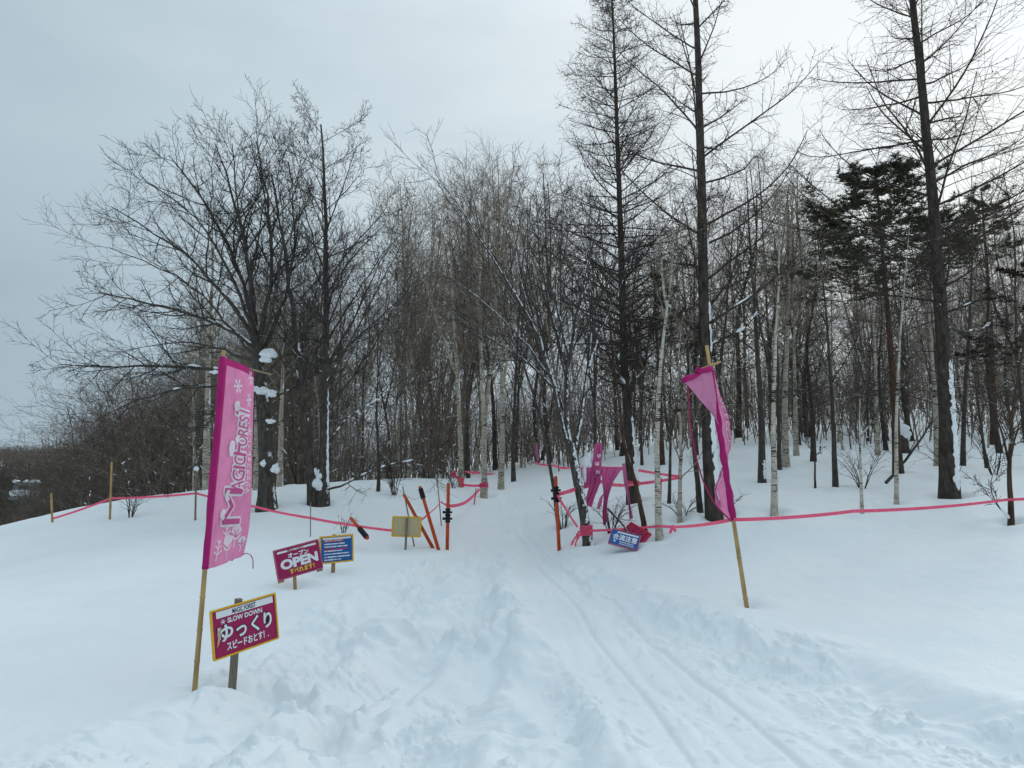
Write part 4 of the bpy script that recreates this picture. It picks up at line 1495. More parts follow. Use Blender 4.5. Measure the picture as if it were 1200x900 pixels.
# ---- slow-down sign
def slow_sign():
    bd = Board(W(254, 717, 5.62), W(254, 771, 5.62), W(319, 699, 6.02), W(319, 747, 6.02), .565, .365)
    ft = ground_pt(284, 807, 5.88)
    rt = empty('warning_sign', ft)
    top = bd.pt(-.015, bd.h / 2 + .035, .045)
    p = MB()
    ft2 = np.array(ft) + bd.Yv * .0
    ft2 = np.array([top[0] - .02, top[1], ft[2]])
    post(p, top, ft2, .062, .045, ft, .7)
    p.build('post', M['wood_grey'], rt)
    b = MB()
    bd.block(b, 0, 0, 0, bd.w, .010, bd.h, 0, ft)
    w2, h2 = bd.w / 2, bd.h / 2
    y = -.0075
    bd.rect(b, -w2 * .88, w2 * .93, h2 * .66, h2 * .95, y, 1, ft)
    bd.text(b, 'MAGIC FOREST', -.11, .10, h2 * .70, h2 * .91, y - .0015, 2, ft, .02)
    bd.text(b, 'SLOW DOWN', -.155, .155, h2 * .37, h2 * .57, y, 1, ft, .03)
    V, Fc = text2d('✻')
    for k in range(6):   # small snow crystal before the words
        a = k * math.pi / 3
        cx, cz = -.195, h2 * .47
        c, s_ = math.cos(a), math.sin(a)
        b.add([bd.pt(cx + c * r_ - s_ * t_, cz + s_ * r_ + c * t_, y) - ft for r_, t_ in ((.002, -.0025), (.021, -.0025), (.021, .0025), (.002, .0025))], [(0, 1, 2, 3)], 1)
    for off_, m, yy in ((.075, 2, y), (.028, 1, y - .002)):
        for ch, xa, xb in (('ゆ', -.245, -.12), ('っ', -.085, .0), ('く', .05, .115), ('り', .165, .235)):
            bd.text(b, ch, xa, xb, -h2 * .36, h2 * (.30 if ch != 'っ' else .06), yy, m, ft, off_)
    bd.bold(b, 'スピードおとす！.', -.175, .20, -h2 * .80, -h2 * .46, y, 1, ft, .0022)
    # peeled patch at the left
    b.add([bd.pt(x, z, y - .0045) - ft for x, z in ((-.262, -.10), (-.240, -.065), (-.225, -.02), (-.215, .04), (-.228, .055), (-.245, .02), (-.25, -.03))], [tuple(range(7))], 3)
    b.build('board', [M['sign_pink'], M['sign_white'], M['ink'], M['ply']], rt)
    f = MB()
    frame_strips(bd, f, .013, -.002, ft)
    f.build('frame', M['yellow'], rt)
    tag(rt, 'pink slow-down sign in a yellow frame on a grey post, nearest of the signs', 'sign')


def open_sign():
    bd = Board(W(325, 647, 9.15), W(327, 678, 9.15), W(371, 634, 9.5), W(374, 665, 9.5), .60, .37)
    ft = ground_pt(351, 687, 9.33)
    rt = empty('open_sign', ft)
    p = MB()
    top = bd.pt(-.03, bd.h / 2 - .03, .035)
    post(p, top, (top[0] + .06, top[1], ft[2]), .06, .035, ft, .5)
    p.build('post', M['wood_tan'], rt)
    b = MB()
    w2, h2 = bd.w / 2, bd.h / 2
    bd.block(b, 0, 0, 0, bd.w, .010, bd.h, 0, ft)
    y = -.0075
    bd.rect(b, -w2 * .90, w2 * .90, h2 * .74, h2 * .88, y, 1, ft)
    bd.text(b, 'MAGIC FOREST', -.13, .10, h2 * .72, h2 * .94, y - .0015, 0, ft, .02)
    bd.bold(b, 'オープン', -.13, .15, h2 * .30, h2 * .62, y, 1, ft, .004)
    bd.text(b, 'OPEN', -.245, .265, -h2 * .42, h2 * .24, y, 1, ft, .055, .03)
    bd.bold(b, 'すべれます！', -.14, .20, -h2 * .84, -h2 * .50, y, 2, ft, .004)
    b.build('board', [M['sign_pink'], M['sign_white'], M['ink_yellow']], rt)
    f = MB()
    frame_strips(bd, f, .017, -.002, ft)
    f.build('frame', M['sign_pink_pale'], rt)
    c = MB()
    for sx in (-1, 1):
        bd.block(c, sx * (w2 - .03), -h2 - .03, .012, .08, .02, .03, 0, ft)
    c.build('corner_block', M['wood_tan'], rt)
    tag(rt, 'pink sign reading OPEN in big white letters on a tan wooden post', 'sign')


def notice_sign():
    bd = Board(W(376, 631, 10.25), W(377, 659, 10.25), W(412, 627.5, 10.5), W(412, 656, 10.5), .47, .36)
    ft = ground_pt(391, 671, 10.42)
    rt = empty('notice_board', ft)
    p = MB()
    top = bd.pt(-.02, bd.h / 2 + .03, .04)
    post(p, top, (top[0] + .0, top[1], ft[2]), .055, .04, ft, .3)
    p.build('post', M['wood_tan'], rt)
    b = MB()
    w2, h2 = bd.w / 2, bd.h / 2
    bd.block(b, 0, 0, 0, bd.w, .010, bd.h, 0, ft)
    y = -.0075
    bd.rect(b, -w2 * .9, w2 * .93, h2 * .80, h2 * .94, y, 1, ft)
    rng = random.Random(3)
    # lines of print too small to read in the photograph: broken bars of its size
    bd.rect(b, -w2 * .82, w2 * .45, h2 * .62, h2 * .78, y, 2, ft)
    for k, (z, x1, m) in enumerate(((.44, .42, 1), (.22, .62, 1), (.0, .70, 2), (-.12, .25, 1), (-.36, .72, 1), (-.60, .85, 1), (-.82, .15, 1))):
        x = -w2 * .80
        while x < w2 * x1:
            l_ = rng.uniform(.012, .034)
            hh = h2 * rng.uniform(.035, .06)
            bd.rect(b, x, x + l_, h2 * z - hh, h2 * z + hh, y - .001, m, ft)
            x += l_ + rng.uniform(.003, .007)
    bd.text(b, 'MAGIC FOREST', -w2 * .76, w2 * .40, h2 * .66, h2 * .76, y - .0015, 1, ft, .02)
    b.build('board', [M['sign_blue'], M['sign_white'], M['ink_red']], rt)
    f = MB()
    frame_strips(bd, f, .022, -.002, ft)
    f.build('frame', M['yellow'], rt)
    tag(rt, 'blue notice board in a yellow frame, right behind the OPEN sign', 'sign')


def back_sign():
    bd = Board(W(461.5, 607.5, 13.1), W(461.5, 626, 13.1), W(491.5, 608, 13.1), W(491.5, 627, 13.1), .50, .33)
    ft = ground_pt(474, 646, 13.05)
    rt = empty('reversed_sign', ft)
    p = MB()
    top = bd.pt(.005, bd.h / 2 - .01, -.035)
    post(p, top, (top[0] - .02, top[1], ft[2]), .05, .035, ft, 0)
    p.build('post', M['wood_grey'], rt)
    b = MB()
    bd.block(b, 0, 0, 0, bd.w, .012, bd.h, 0, ft)
    b.build('board', M['ply'], rt)
    f = MB()
    frame_strips(bd, f, .028, -.004, ft, .022)
    f.build('frame', M['yellow'], rt)
    tag(rt, 'sign seen from behind: beige board in a yellow frame beside crossed orange poles', 'sign')


def fallen_sign():
    bd = Board(W(715, 619, 11.85), W(720, 638.5, 11.6), W(744, 627, 11.75), W(749, 645.5, 11.5), .47, .32)
    ft = ground_pt(733, 645, 11.5, .02)
    rt = empty('fallen_sign', ft)
    b = MB()
    w2, h2 = bd.w / 2, bd.h / 2
    bd.block(b, 0, 0, 0, bd.w, .012, bd.h, 0, ft)
    y = -.0085
    bd.rect(b, -w2 * .6, w2 * .92, h2 * .66, h2 * .86, y, 1, ft)
    bd.bold(b, '合流注意', -w2 * .84, w2 * .88, -h2 * .26, h2 * .52, y, 1, ft, .0042)
    rng = random.Random(5)
    for z in (-.48, -.74):
        x = -w2 * .30
        while x < w2 * .72:
            l_ = rng.uniform(.014, .03)
            bd.rect(b, x, x + l_, h2 * (z - .07), h2 * (z + .07), y, 2, ft)
            x += l_ + .006
    bd.rect(b, -w2 * .72, -w2 * .58, -h2 * .62, -h2 * .40, y, 1, ft)
    b.build('board', [M['sign_blue'], M['sign_white'], M['flag_print']], rt)
    f = MB()
    frame_strips(bd, f, .014, -.002, ft)
    f.build('frame', M['sign_pink_pale'], rt)
    tag(rt, 'blue sign with four big white characters fallen back onto the snow', 'sign')
    bd = Board(W(731, 612, 12.15), W(735, 632, 11.95), W(750, 625, 11.95), W(755, 643, 11.7), .40, .36)
    ft = ground_pt(748, 640, 11.8, .02)
    rt = empty('fallen_board', ft)
    b = MB()
    bd.block(b, 0, 0, .02, bd.w, .014, bd.h, 0, ft)
    b.build('board', M['sign_pink'], rt)
    f = MB()
    frame_strips(bd, f, .03, .016, ft)
    for k, x in enumerate((-.1, .02, .13)):
        bd.block(f, x, 0, .004, .02, .012, bd.h * .95, 0, ft)
    f.build('frame', M['ink_red'], rt)
    tag(rt, 'red board lying propped behind the fallen blue sign', 'sign')


slow_sign()
open_sign()
notice_sign()
back_sign()
fallen_sign()


# ------------------------------------------------------------------ poles and stakes
def bent(a, b, n=9, sag=0.0):
    a, b = np.array(a), np.array(b)
    t = np.linspace(0, 1, n)[:, None]
    p = a + (b - a) * t
    p[:, 2] -= sag * (4 * t[:, 0] * (1 - t[:, 0]))
    return p


def bamboo_profile(p0, p1, r0, r1, step=.24):
    """points and radii of a culm with swollen nodes"""
    ln = np.linalg.norm(np.array(p1) - np.array(p0))
    ts, rs = [0], [r0]
    k = step * .6
    while k < ln:
        t = k / ln
        r = r0 + (r1 - r0) * t
        e_ = .012 / ln
        ts += [t - e_, t, t + e_]
        rs += [r * .97, r * 1.16, r]
        k += step * (1 + .12 * math.sin(k * 9))
    ts.append(1)
    rs.append(r1)
    ts = np.array(ts)[:, None]
    return np.array(p0) + (np.array(p1) - np.array(p0)) * ts, np.array(rs)


def stake(name, foot, top, r, mat, label, group=None, cap=None):
    foot = np.array(foot)
    top = np.array(top)
    foot = foot.copy()
    foot[2] = Hs(foot[0], foot[1]) - .12
    rt = empty(name, foot)
    mb = MB()
    p, q = bamboo_profile(foot, top, r, r * .85)
    mb.tube(p - foot, q, 8)
    mb.build('cane', mat, rt, True)
    if cap:
        rng = np.random.default_rng(3)
        V, Fc = lumps([top + np.array([0, 0, .03])], [(.045, .045, .06)], rng, 1)
        child('snow_cap', np_mesh('snow_cap', V - foot, Fc, M['snow_clump']), rt)
    tag(rt, label, 'stake', group)


SG = 'bamboo stakes along the left tape'
stake('bamboo_stake', W(62, 613, 16.3), W(60, 578, 16.3), .026, M['bamboo'], 'shortest bamboo stake where the left tape meets the ridge', SG)
stake('bamboo_stake', W(129, 609, 15.8), W(131, 541, 15.8), .026, M['bamboo'], 'tall bamboo stake holding the left tape beside the low twiggy shrub', SG)
stake('bamboo_stake', W(229, 611, 15.3), W(230, 551, 15.3), .024, M['bamboo_old'], 'bamboo stake with a snow cap just left of the pink banner', SG, True)
stake('thin_stake', W(364, 630, 13.4), W(364, 588, 13.4), .011, M['bamboo_old'], 'thin dark stake behind the blue notice board', SG)
stake('thin_stake', W(487, 643, 13.4), W(472, 570, 13.6), .014, M['bamboo_old'], 'thin leaning stake behind the reversed sign', SG)
stake('thin_stake', W(518, 607, 15.6), W(512, 556, 15.6), .013, M['bamboo_old'], 'thin stake carrying the tape left of the single upright orange pole', SG)
stake('thin_stake', W(555, 591, 18.2), W(558, 572, 18.2), .016, M['bamboo_old'], 'short stake against the tape-wrapped birch', SG)
stake('thin_stake', W(527, 568, 20.6), W(526, 540, 20.6), .016, M['sign_white'], 'white stake beside the red tape bundle', SG)
stake('thin_stake', W(774, 602, 14.5), W(775, 560, 14.5), .014, M['ink_red'], 'red stake behind the forked cream birch')


def orange_pole(foot, top, clamps, label, grip=None, base_ground=True, group='orange poles beside the trail'):
    foot, top = np.array(foot), np.array(top)
    if base_ground:
        foot[2] = Hs(foot[0], foot[1]) - .1
    rt = empty('orange_pole', foot)
    d = top - foot
    ln = np.linalg.norm(d)
    mb = MB()
    mb.tube(np.array([foot + d * t for t in (0, .25, .5, .75, .985, 1)]) - foot, np.array([.034, .034, .033, .032, .032, .028]), 12)
    mb.build('shaft', M['pole_orange'], rt, True)
    for c in clamps:
        c0 = foot + d * c
        u = d / ln
        k = MB()
        for s_ in (-.055, 0, .055):
            k.tube(np.array([c0 + u * (s_ - .018), c0 + u * (s_ - .016), c0 + u * (s_ + .016), c0 + u * (s_ + .018)]) - foot, np.array([.040, .052, .052, .040]), 12)
        k.tube(np.array([c0 - u * .07, c0 + u * .07]) - foot, .041, 12)
        side = np.cross(u, (0, 1, 0))
        side /= np.linalg.norm(side)
        k.tube(np.array([c0 + side * .03, c0 + side * .10]) - foot, np.array([.022, .028]), 8)
        k.tube(np.array([c0 - side * .03, c0 - side * .085]) - foot, np.array([.022, .02]), 8)
        k.build('clamp', M['black_rubber'], rt)
    if grip:
        k = MB()
        p = np.array([foot + d * t for t in np.linspace(grip[0], grip[1], 15)]) - foot
        k.tube(p, np.array([.040] + [.052, .046] * 6 + [.050, .038]), 12)
        k.build('grip', M['black_rubber'], rt)
    tag(rt, label, 'pole', group)


orange_pole(W(524, 645, 13.3), W(525.5, 566, 13.35), (.50, .59), 'single upright orange pole with two black clamps left of the trail')
orange_pole(W(516, 645, 13.2), W(492, 570, 13.4), (), 'leaning orange pole with a black grip at its top, right one of the crossing pair', (.82, .97))
orange_pole(W(511, 641, 13.35), W(473, 579, 13.6), (.55,), 'most slanted orange pole with one black clamp, behind the reversed sign')
orange_pole(W(655.5, 646, 12.8), W(651, 558, 12.85), (.72, .82), 'orange pole with black clamps standing at the right edge of the trail')
orange_pole(W(431, 631, 12.7), W(411, 607, 13.0), (), 'short orange pole with a black grip poking from snow behind the notice board', (.05, .5), False)


# ------------------------------------------------------------------ tapes
def ribbon(mb, pts, wd, n_per=10, sag=0.02, tw=.25, off=0, seed=0, m=0):
    """a strip of plastic tape through the points, sagging a little between them and twisting"""
    pts = [np.array(p) for p in pts]
    P = []
    for a, b in zip(pts[:-1], pts[1:]):
        t = np.linspace(0, 1, n_per, endpoint=False)[:, None]
        q = a + (b - a) * t
        q[:, 2] -= sag * np.linalg.norm(b - a) * (t[:, 0] * (1 - t[:, 0])) * 4 * .25
        P.append(q)
    P = np.concatenate(P + [pts[-1][None]])
    n = len(P)
    T = np.gradient(P, axis=0)
    T /= np.linalg.norm(T, axis=1, keepdims=True) + 1e-9
    rng = np.random.default_rng(seed)
    ph = np.cumsum(rng.normal(0, tw, n))
    ph = ph - ph.mean()
    S = np.cross(T, (0, 0, 1))
    S /= np.linalg.norm(S, axis=1, keepdims=True) + 1e-9
    Up = np.cross(S, T)
    A = Up * np.cos(ph)[:, None] + S * np.sin(ph)[:, None]
    G = np.stack([P - A * wd / 2, P + S * .004, P + A * wd / 2], 1) - off
    mb.grid(G, m)


def wrap(mb, c, r, z0, z1, off, wd=.06, turns=2):
    """tape wound round a trunk"""
    n = 14 * turns
    a = np.linspace(0, 2 * math.pi * turns, n + 1)
    P = np.stack([c[0] + np.cos(a) * r, c[1] + np.sin(a) * r, z0 + (z1 - z0) * np.linspace(0, 1, n + 1)], 1)
    G = np.stack([P - np.array([0, 0, wd / 2]), P + np.array([0, 0, wd / 2])], 1) - off
    mb.grid(G)


def tape(label, runs, wraps=(), tails=(), wd=.055, tw=.12, sag=.04, seed=0):
    o0 = np.array(runs[0][0])
    mb = MB()
    for k, r in enumerate(runs):
        ribbon(mb, r, wd, 10, sag, tw, o0, seed + k)
    for c, r, z0, z1, t in wraps:
        wrap(mb, c, r, z0, z1, o0, wd * 1.1, t)
    for k, r in enumerate(tails):
        ribbon(mb, r, wd * 1.1, 6, 0, .3, o0, seed + 20 + k)
    o = mb.build('barrier_tape', M['tape'])
    o.location = o0
    tag(o, label, 'tape', 'pink barrier tapes')


tape('pink tape strung between bamboo stakes over the left knoll',
     [[W(61, 608, 16.3), W(130, 584, 15.8), W(230, 578, 15.3), W(300, 594, 14.3), W(364, 607, 13.45), W(405, 614, 13.2), W(462, 622, 13.25)]], wd=.048, tw=.07, seed=1)
tape('pink tape hung from the slanted orange poles past the thin stake to the wrapped birch',
     [[W(494, 609, 13.45), W(517, 588, 15.6), W(526, 593, 14.2), W(545, 589, 16.4), W(562, 573, 19.3)], [W(562, 569, 19.35), W(543, 568, 20.8)]],
     wraps=[((W(567, 570, 19.5)[0], 19.5), .128, W(567, 571, 19.5)[2], W(567, 567, 19.5)[2], 2)], wd=.07, tw=.14, seed=5)
tape('crumpled bundle of red tape at the foot of a grey birch',
     [[W(540, 572, 20.7), W(543, 560, 20.75), W(537, 563, 20.7), W(544, 568, 20.7), W(538, 573, 20.7)], [W(529, 556, 20.9), W(534, 551, 20.9), W(531, 558, 20.9), W(535, 555, 20.9)], [W(527, 555, 20.9), W(541, 562, 20.8)],
      [W(546, 553, 22), W(562, 554, 23), W(580, 555, 26)]], wd=.08, tw=.5, seed=9)
gp = W(655, 580, 12.78)
tdx = W(683, 622, 12.6)
tape('pink tape tied round a dark tree foot, running right past the bent banner',
     [[W(653, 580, 12.75), W(664, 598, 12.7), W(677, 618, 12.55)], [W(688, 622, 12.5), W(772, 616.5, 11.93), W(855, 609.5, 8.12)], [W(860, 609, 8.0), W(1000, 599, 8.9), W(1180, 585.5, 10.1), W(1262, 579, 10.8)]],
     wraps=[((W(687, 622, 12.6)[0], 12.6), .118, W(687, 628, 12.6)[2], W(687, 616, 12.6)[2], 4)],
     tails=[[W(679, 622, 12.42), W(673, 632, 12.38), W(669, 639, 12.3)], [W(681, 624, 12.42), W(676, 632, 12.4), W(674, 640, 12.3)], [W(788, 615.5, 11.2), W(787, 620, 11.2), W(785, 625, 11.2)], [W(788, 615.5, 11.2), W(790, 620, 11.2), W(792, 623, 11.2)]], wd=.042, tw=.09, seed=13)
tape('pink tape looping in a zigzag among the trunks behind the tattered flags',
     [[W(655, 579, 12.85), W(672, 574, 12.5), W(706, 564, 13.2), W(718, 568, 13.9), W(745, 567, 15.85), W(800, 559, 16.8), W(748, 551, 17.0)]], wraps=[((W(741, 567, 16)[0], 16), .165, W(741, 568, 16)[2], W(741, 565, 16)[2], 2)], wd=.07, tw=.16, seed=23)
tape('thin far tape running from the trail crest to the tattered flags',
     [[W(626, 541, 25), W(650, 545.5, 20), W(674, 546.5, 14.5), W(690, 547.5, 13.0), W(730, 549, 12.9)]], wd=.06, tw=.1, seed=29)


# ------------------------------------------------------------------ banners
def cloth_patch(mb, L_, R_, n, m, off, fold=.02, nf=2.0, ph=0.0, mat=0):
    """a hanging cloth between two edge lines (world points), with soft folds"""
    a = resample(L_, n)
    b = resample(R_, n)
    t = np.linspace(0, 1, m)
    G = a[:, None] * (1 - t)[None, :, None] + b[:, None] * t[None, :, None]
    i = np.linspace(0, 1, n)[:, None]
    dsp = fold * np.sin(t[None] * math.pi * nf + ph + i * 3) * (.4 + .6 * i)
    G[..., 1] += dsp
    G[..., 0] += .25 * fold * np.sin(i * 9 + ph * 2 + t[None] * 2.5) * i
    mb.grid(G - off, mat)


def left_banner():
    foot = ground_pt(227, 812, 5.70, .18)
    top = W(262, 411, 5.78)
    rt = empty('tall_banner', foot)
    mb = MB()
    p, q = bamboo_profile(foot, top, .021, .017, .26)
    mb.tube(p - foot, q, 10)
    mb.build('pole', M['bamboo'], rt, True)
    ax = (top - foot) / np.linalg.norm(top - foot)
    p_top, p_bot = W(261.5, 419, 5.775), W(239, 667, 5.73)
    Wd = .60
    mb = MB()
    c0 = p_top + np.array([-.17, -.02, .03])
    dirv = np.array([.17, .98, -.06])
    p, q = bamboo_profile(W(248, 421, 5.70), p_top + dirv * .80 + np.array([0, 0, .02]), .010, .009, .2)
    mb.tube(p - foot, q, 8)
    mb.build('crossbar', M['bamboo_old'], rt, True)

    def S(u, v, lift=0.0):
        """cloth surface: u 0 at the pole .. 1 at the free edge, v 0 at the top .. 1 at the hem"""
        u, v = np.asarray(u, float), np.asarray(v, float)
        base = p_top + (p_bot - p_top) * v[..., None]
        az = R(84) - R(5) * np.sin(v * 3.0) + R(3) * u
        d = np.stack([np.cos(az), np.sin(az), -.03 + 0 * v], -1)
        nrm_ = np.stack([np.sin(az), -np.cos(az), 0 * v], -1)
        wv = .030 * np.sin(u * 4.2 + v * 2.6) * u + .018 * np.sin(v * 6.5 + u * 2) * u + .035 * u * u * np.sin(v * 3.1)
        # lower free corner lifts and frays
        z = np.zeros(base.shape)
        z[..., 2] = .06 * u * u * smooth(.8, 1.0, v) - .015 * u * (1 - v)
        return base + d * (u * Wd)[..., None] + nrm_ * (wv + lift + .018)[..., None] + z

    us = np.concatenate([np.linspace(0, .06, 4), np.linspace(.06, 1, 22)[1:]])
    v_ = np.linspace(0, 1, 60)
    U, Vv = np.meshgrid(us, v_)
    G = S(U, Vv)
    fr = (np.sin(us * 40) * .007 + np.sin(us * 91) * .005) * (us > .6)
    G[-1, :, 2] += fr
    mb = MB()
    mb.grid(G[:, :] - foot, 0)
    nu = len(us) - 1
    mb.mi = [1 if (k % nu) < 3 or (k // nu) < 2 else 0 for k in range(len(mb.q))]
    n0 = len(mb.q)

    def put(V2, Fc, m, lift):
        mb.add(S(V2[:, 0], V2[:, 1], lift) - foot, Fc, m)

    Lh = np.linalg.norm(p_bot - p_top)

    def word(body, s0, s1, u_top, u_base, offset, m, lift, ref=0.0):
        """letters read upwards: s along the banner from the hem (m), tops towards the pole"""
        V, Fc = fit_text(body, .35 + (s0 - .16) * .776, .35 + (s1 - .16) * .776, 0, 1)
        u = u_base + (u_top - u_base) * V[:, 1]
        lift = lift + .0013 * (s0 * 10 % 1)
        shifts = [(0, 0)] if not offset else [(offset * math.cos(k * math.pi / 4), offset * math.sin(k * math.pi / 4)) for k in range(8)]
        for k, (du, ds) in enumerate(shifts):
            put(np.stack([u + du / Wd, 1 - (V[:, 0] + ds) / Lh], 1), Fc, m, lift + .00015 * k)

    for off_, m, lf in ((.021, 2, .006), (.0, 3, .0105)):
        word('M', .16, .56, .26, .76, off_, m, lf)
        word('A', .52, .655, .42, .80, off_, m, lf)
        word('G', .645, .775, .42, .80, off_, m, lf)
        word('I', .785, .815, .42, .80, off_, m, lf)
        word('C', .830, .93, .42, .80, off_, m, lf)
        word('F', .935, 1.06, .30, .80, off_, m, lf)
        word('O', 1.05, 1.16, .44, .80, off_, m, lf)
        word('R', 1.165, 1.25, .44, .80, off_, m, lf)
        word('E', 1.255, 1.32, .44, .80, off_, m, lf)
        word('S', 1.325, 1.395, .44, .80, off_, m, lf)
        word('T', 1.39, 1.50, .34, .80, off_, m, lf)
    # snow caps drawn on the letter tops
    for s0, s1, u0 in ((.22, .32, .22), (.42, .53, .30), (.93, 1.07, .27), (1.43, 1.53, .30), (1.08, 1.14, .40)):
        s0, s1 = .35 + (s0 - .16) * .776, .35 + (s1 - .16) * .776
        t = np.linspace(0, math.pi, 9)
        a = np.stack([u0 + .05 - np.sin(t) * .085, 1 - ((s0 + s1) / 2 + np.cos(t) * (s1 - s0) * .62) / Lh], 1)
        drip = np.array([(u0 + .07 + .035 * (k % 2), 1 - (s0 + (s1 - s0) * k / 5) / Lh) for k in range(6)])
        poly = np.concatenate([a, drip])
        put(poly, [tuple(range(len(poly)))], 2, .0145 + .0012 * s0)
    word('マジックフォレスト', .51, 1.15, .845, .945, .0, 2, .006)
    for k_, (da, db) in enumerate(((.006, 0), (-.004, 0), (0, .008), (0, -.008))):
        word('マジックフォレスト', .51 + da, 1.15 + da, .845 + db, .945 + db, .0, 2, .0064 + .0003 * k_)

    def flake(cu, cs, r):
        for k in range(6):
            a = k * math.pi / 3 + .2
            for (r0, r1, da) in ((0, r, 0), (r * .5, r * .82, .55), (r * .5, r * .82, -.55)):
                p0 = np.array([math.cos(a), math.sin(a)]) * r0
                if da:
                    p1 = p0 + np.array([math.cos(a + da), math.sin(a + da)]) * (r1 - r0)
                else:
                    p1 = np.array([math.cos(a), math.sin(a)]) * r1
                d = (p1 - p0) / np.linalg.norm(p1 - p0)
                nn = np.array([-d[1], d[0]]) * r * .085
                q = np.array([p0 - nn, p1 - nn, p1 + nn, p0 + nn])
                put(np.stack([cu + q[:, 0] / Wd, 1 - (cs + q[:, 1]) / Lh], 1), [(0, 1, 2, 3)], 2, .004)

    flake(.36, 1.555, .07)
    flake(.80, 1.68, .075)
    flake(.76, 1.47, .075)
    flake(.88, 1.19, .045)

    def bar(u0, s0, u1, s1, wd):
        p0, p1 = np.array([u0 * Wd, s0]), np.array([u1 * Wd, s1])
        d = (p1 - p0) / np.linalg.norm(p1 - p0)
        nn = np.array([-d[1], d[0]]) * wd / 2
        q = np.array([p0 - nn, p1 - nn, p1 + nn, p0 + nn])
        put(np.stack([q[:, 0] / Wd, 1 - q[:, 1] / Lh], 1), [(0, 1, 2, 3)], 2, .004)

    def ring(cu, cs, r, spokes):
        t = np.linspace(0, 2 * math.pi, 21)[:-1]
        o_ = np.stack([cu + np.cos(t) * r / Wd, 1 - (cs + np.sin(t) * r) / Lh], 1)
        put(o_, [tuple(range(20))], 2, .004)
        for k in range(spokes):
            a = .6 + k * 2.0 / max(1, spokes - 1)
            p0 = np.array([cu * Wd, cs - r * .7])
            p1 = p0 + np.array([math.cos(a), math.sin(a)]) * r * 1.15
            d = (p1 - p0) / np.linalg.norm(p1 - p0)
            nn = np.array([-d[1], d[0]]) * .006
            q = np.array([p0 - nn, p1 - nn, p1 + nn, p0 + nn])
            put(np.stack([q[:, 0] / Wd, 1 - q[:, 1] / Lh], 1), [(0, 1, 2, 3)], 4, .0065)

    ring(.52, .185, .075, 2)
    bar(.52, .02, .52, .13, .014)
    ring(.72, .275, .075, 4)
    bar(.70, .13, .71, .22, .014)
    ring(.88, .17, .055, 3)
    bar(.87, .06, .88, .13, .012)
    for cu, cs, h in ((.24, .05, .17), (.44, .21, .17)):
        bar(cu - .02, cs, cu + .03, cs + h, .018)
        for k in range(3):
            z = cs + h * (.3 + .27 * k)
            bar(cu + .02 * k - .01, z, cu - .10 + .03 * k, z + .03, .013)
            bar(cu + .02 * k, z, cu + .13 - .03 * k, z + .03, .013)
    co = mb.build('cloth', [M['flag'], M['flag_dark'], M['flag_print'], M['flag_print_pink'], M['flag']], rt, True)
    co.data.polygons.foreach_set('use_smooth', [k < n0 for k in range(len(co.data.polygons))])
    mb = MB()
    t_ = np.linspace(-.004, 1.0, 34)[:, None]
    fz = (np.array([p_top[2], p_bot[2]]) - foot[2]) / (top[2] - foot[2])
    sp = (top - foot) * (fz[0] + (fz[1] - fz[0]) * t_)
    mb.tube(sp, .026 + .002 * np.sin(t_[:, 0] * 37) + .003 * np.sin(t_[:, 0] * 13), 12)
    mb.build('sleeve', M['flag_dark'], rt, True)
    mb = MB()   # torn thread at the lower free corner
    e0 = S(np.array(.97), np.array(.99))
    ribbon(mb, list(resample([e0, e0 + np.array([.05, .02, .01]), e0 + np.array([.085, .03, -.04]), e0 + np.array([.09, .03, -.13])], 14)), .009, 2, 0, .2, foot)
    mb.build('thread', M['flag_dark'], rt)
    tag(rt, 'tall pink banner with white lettering reading upward on a bamboo pole, left of the signs', 'banner')


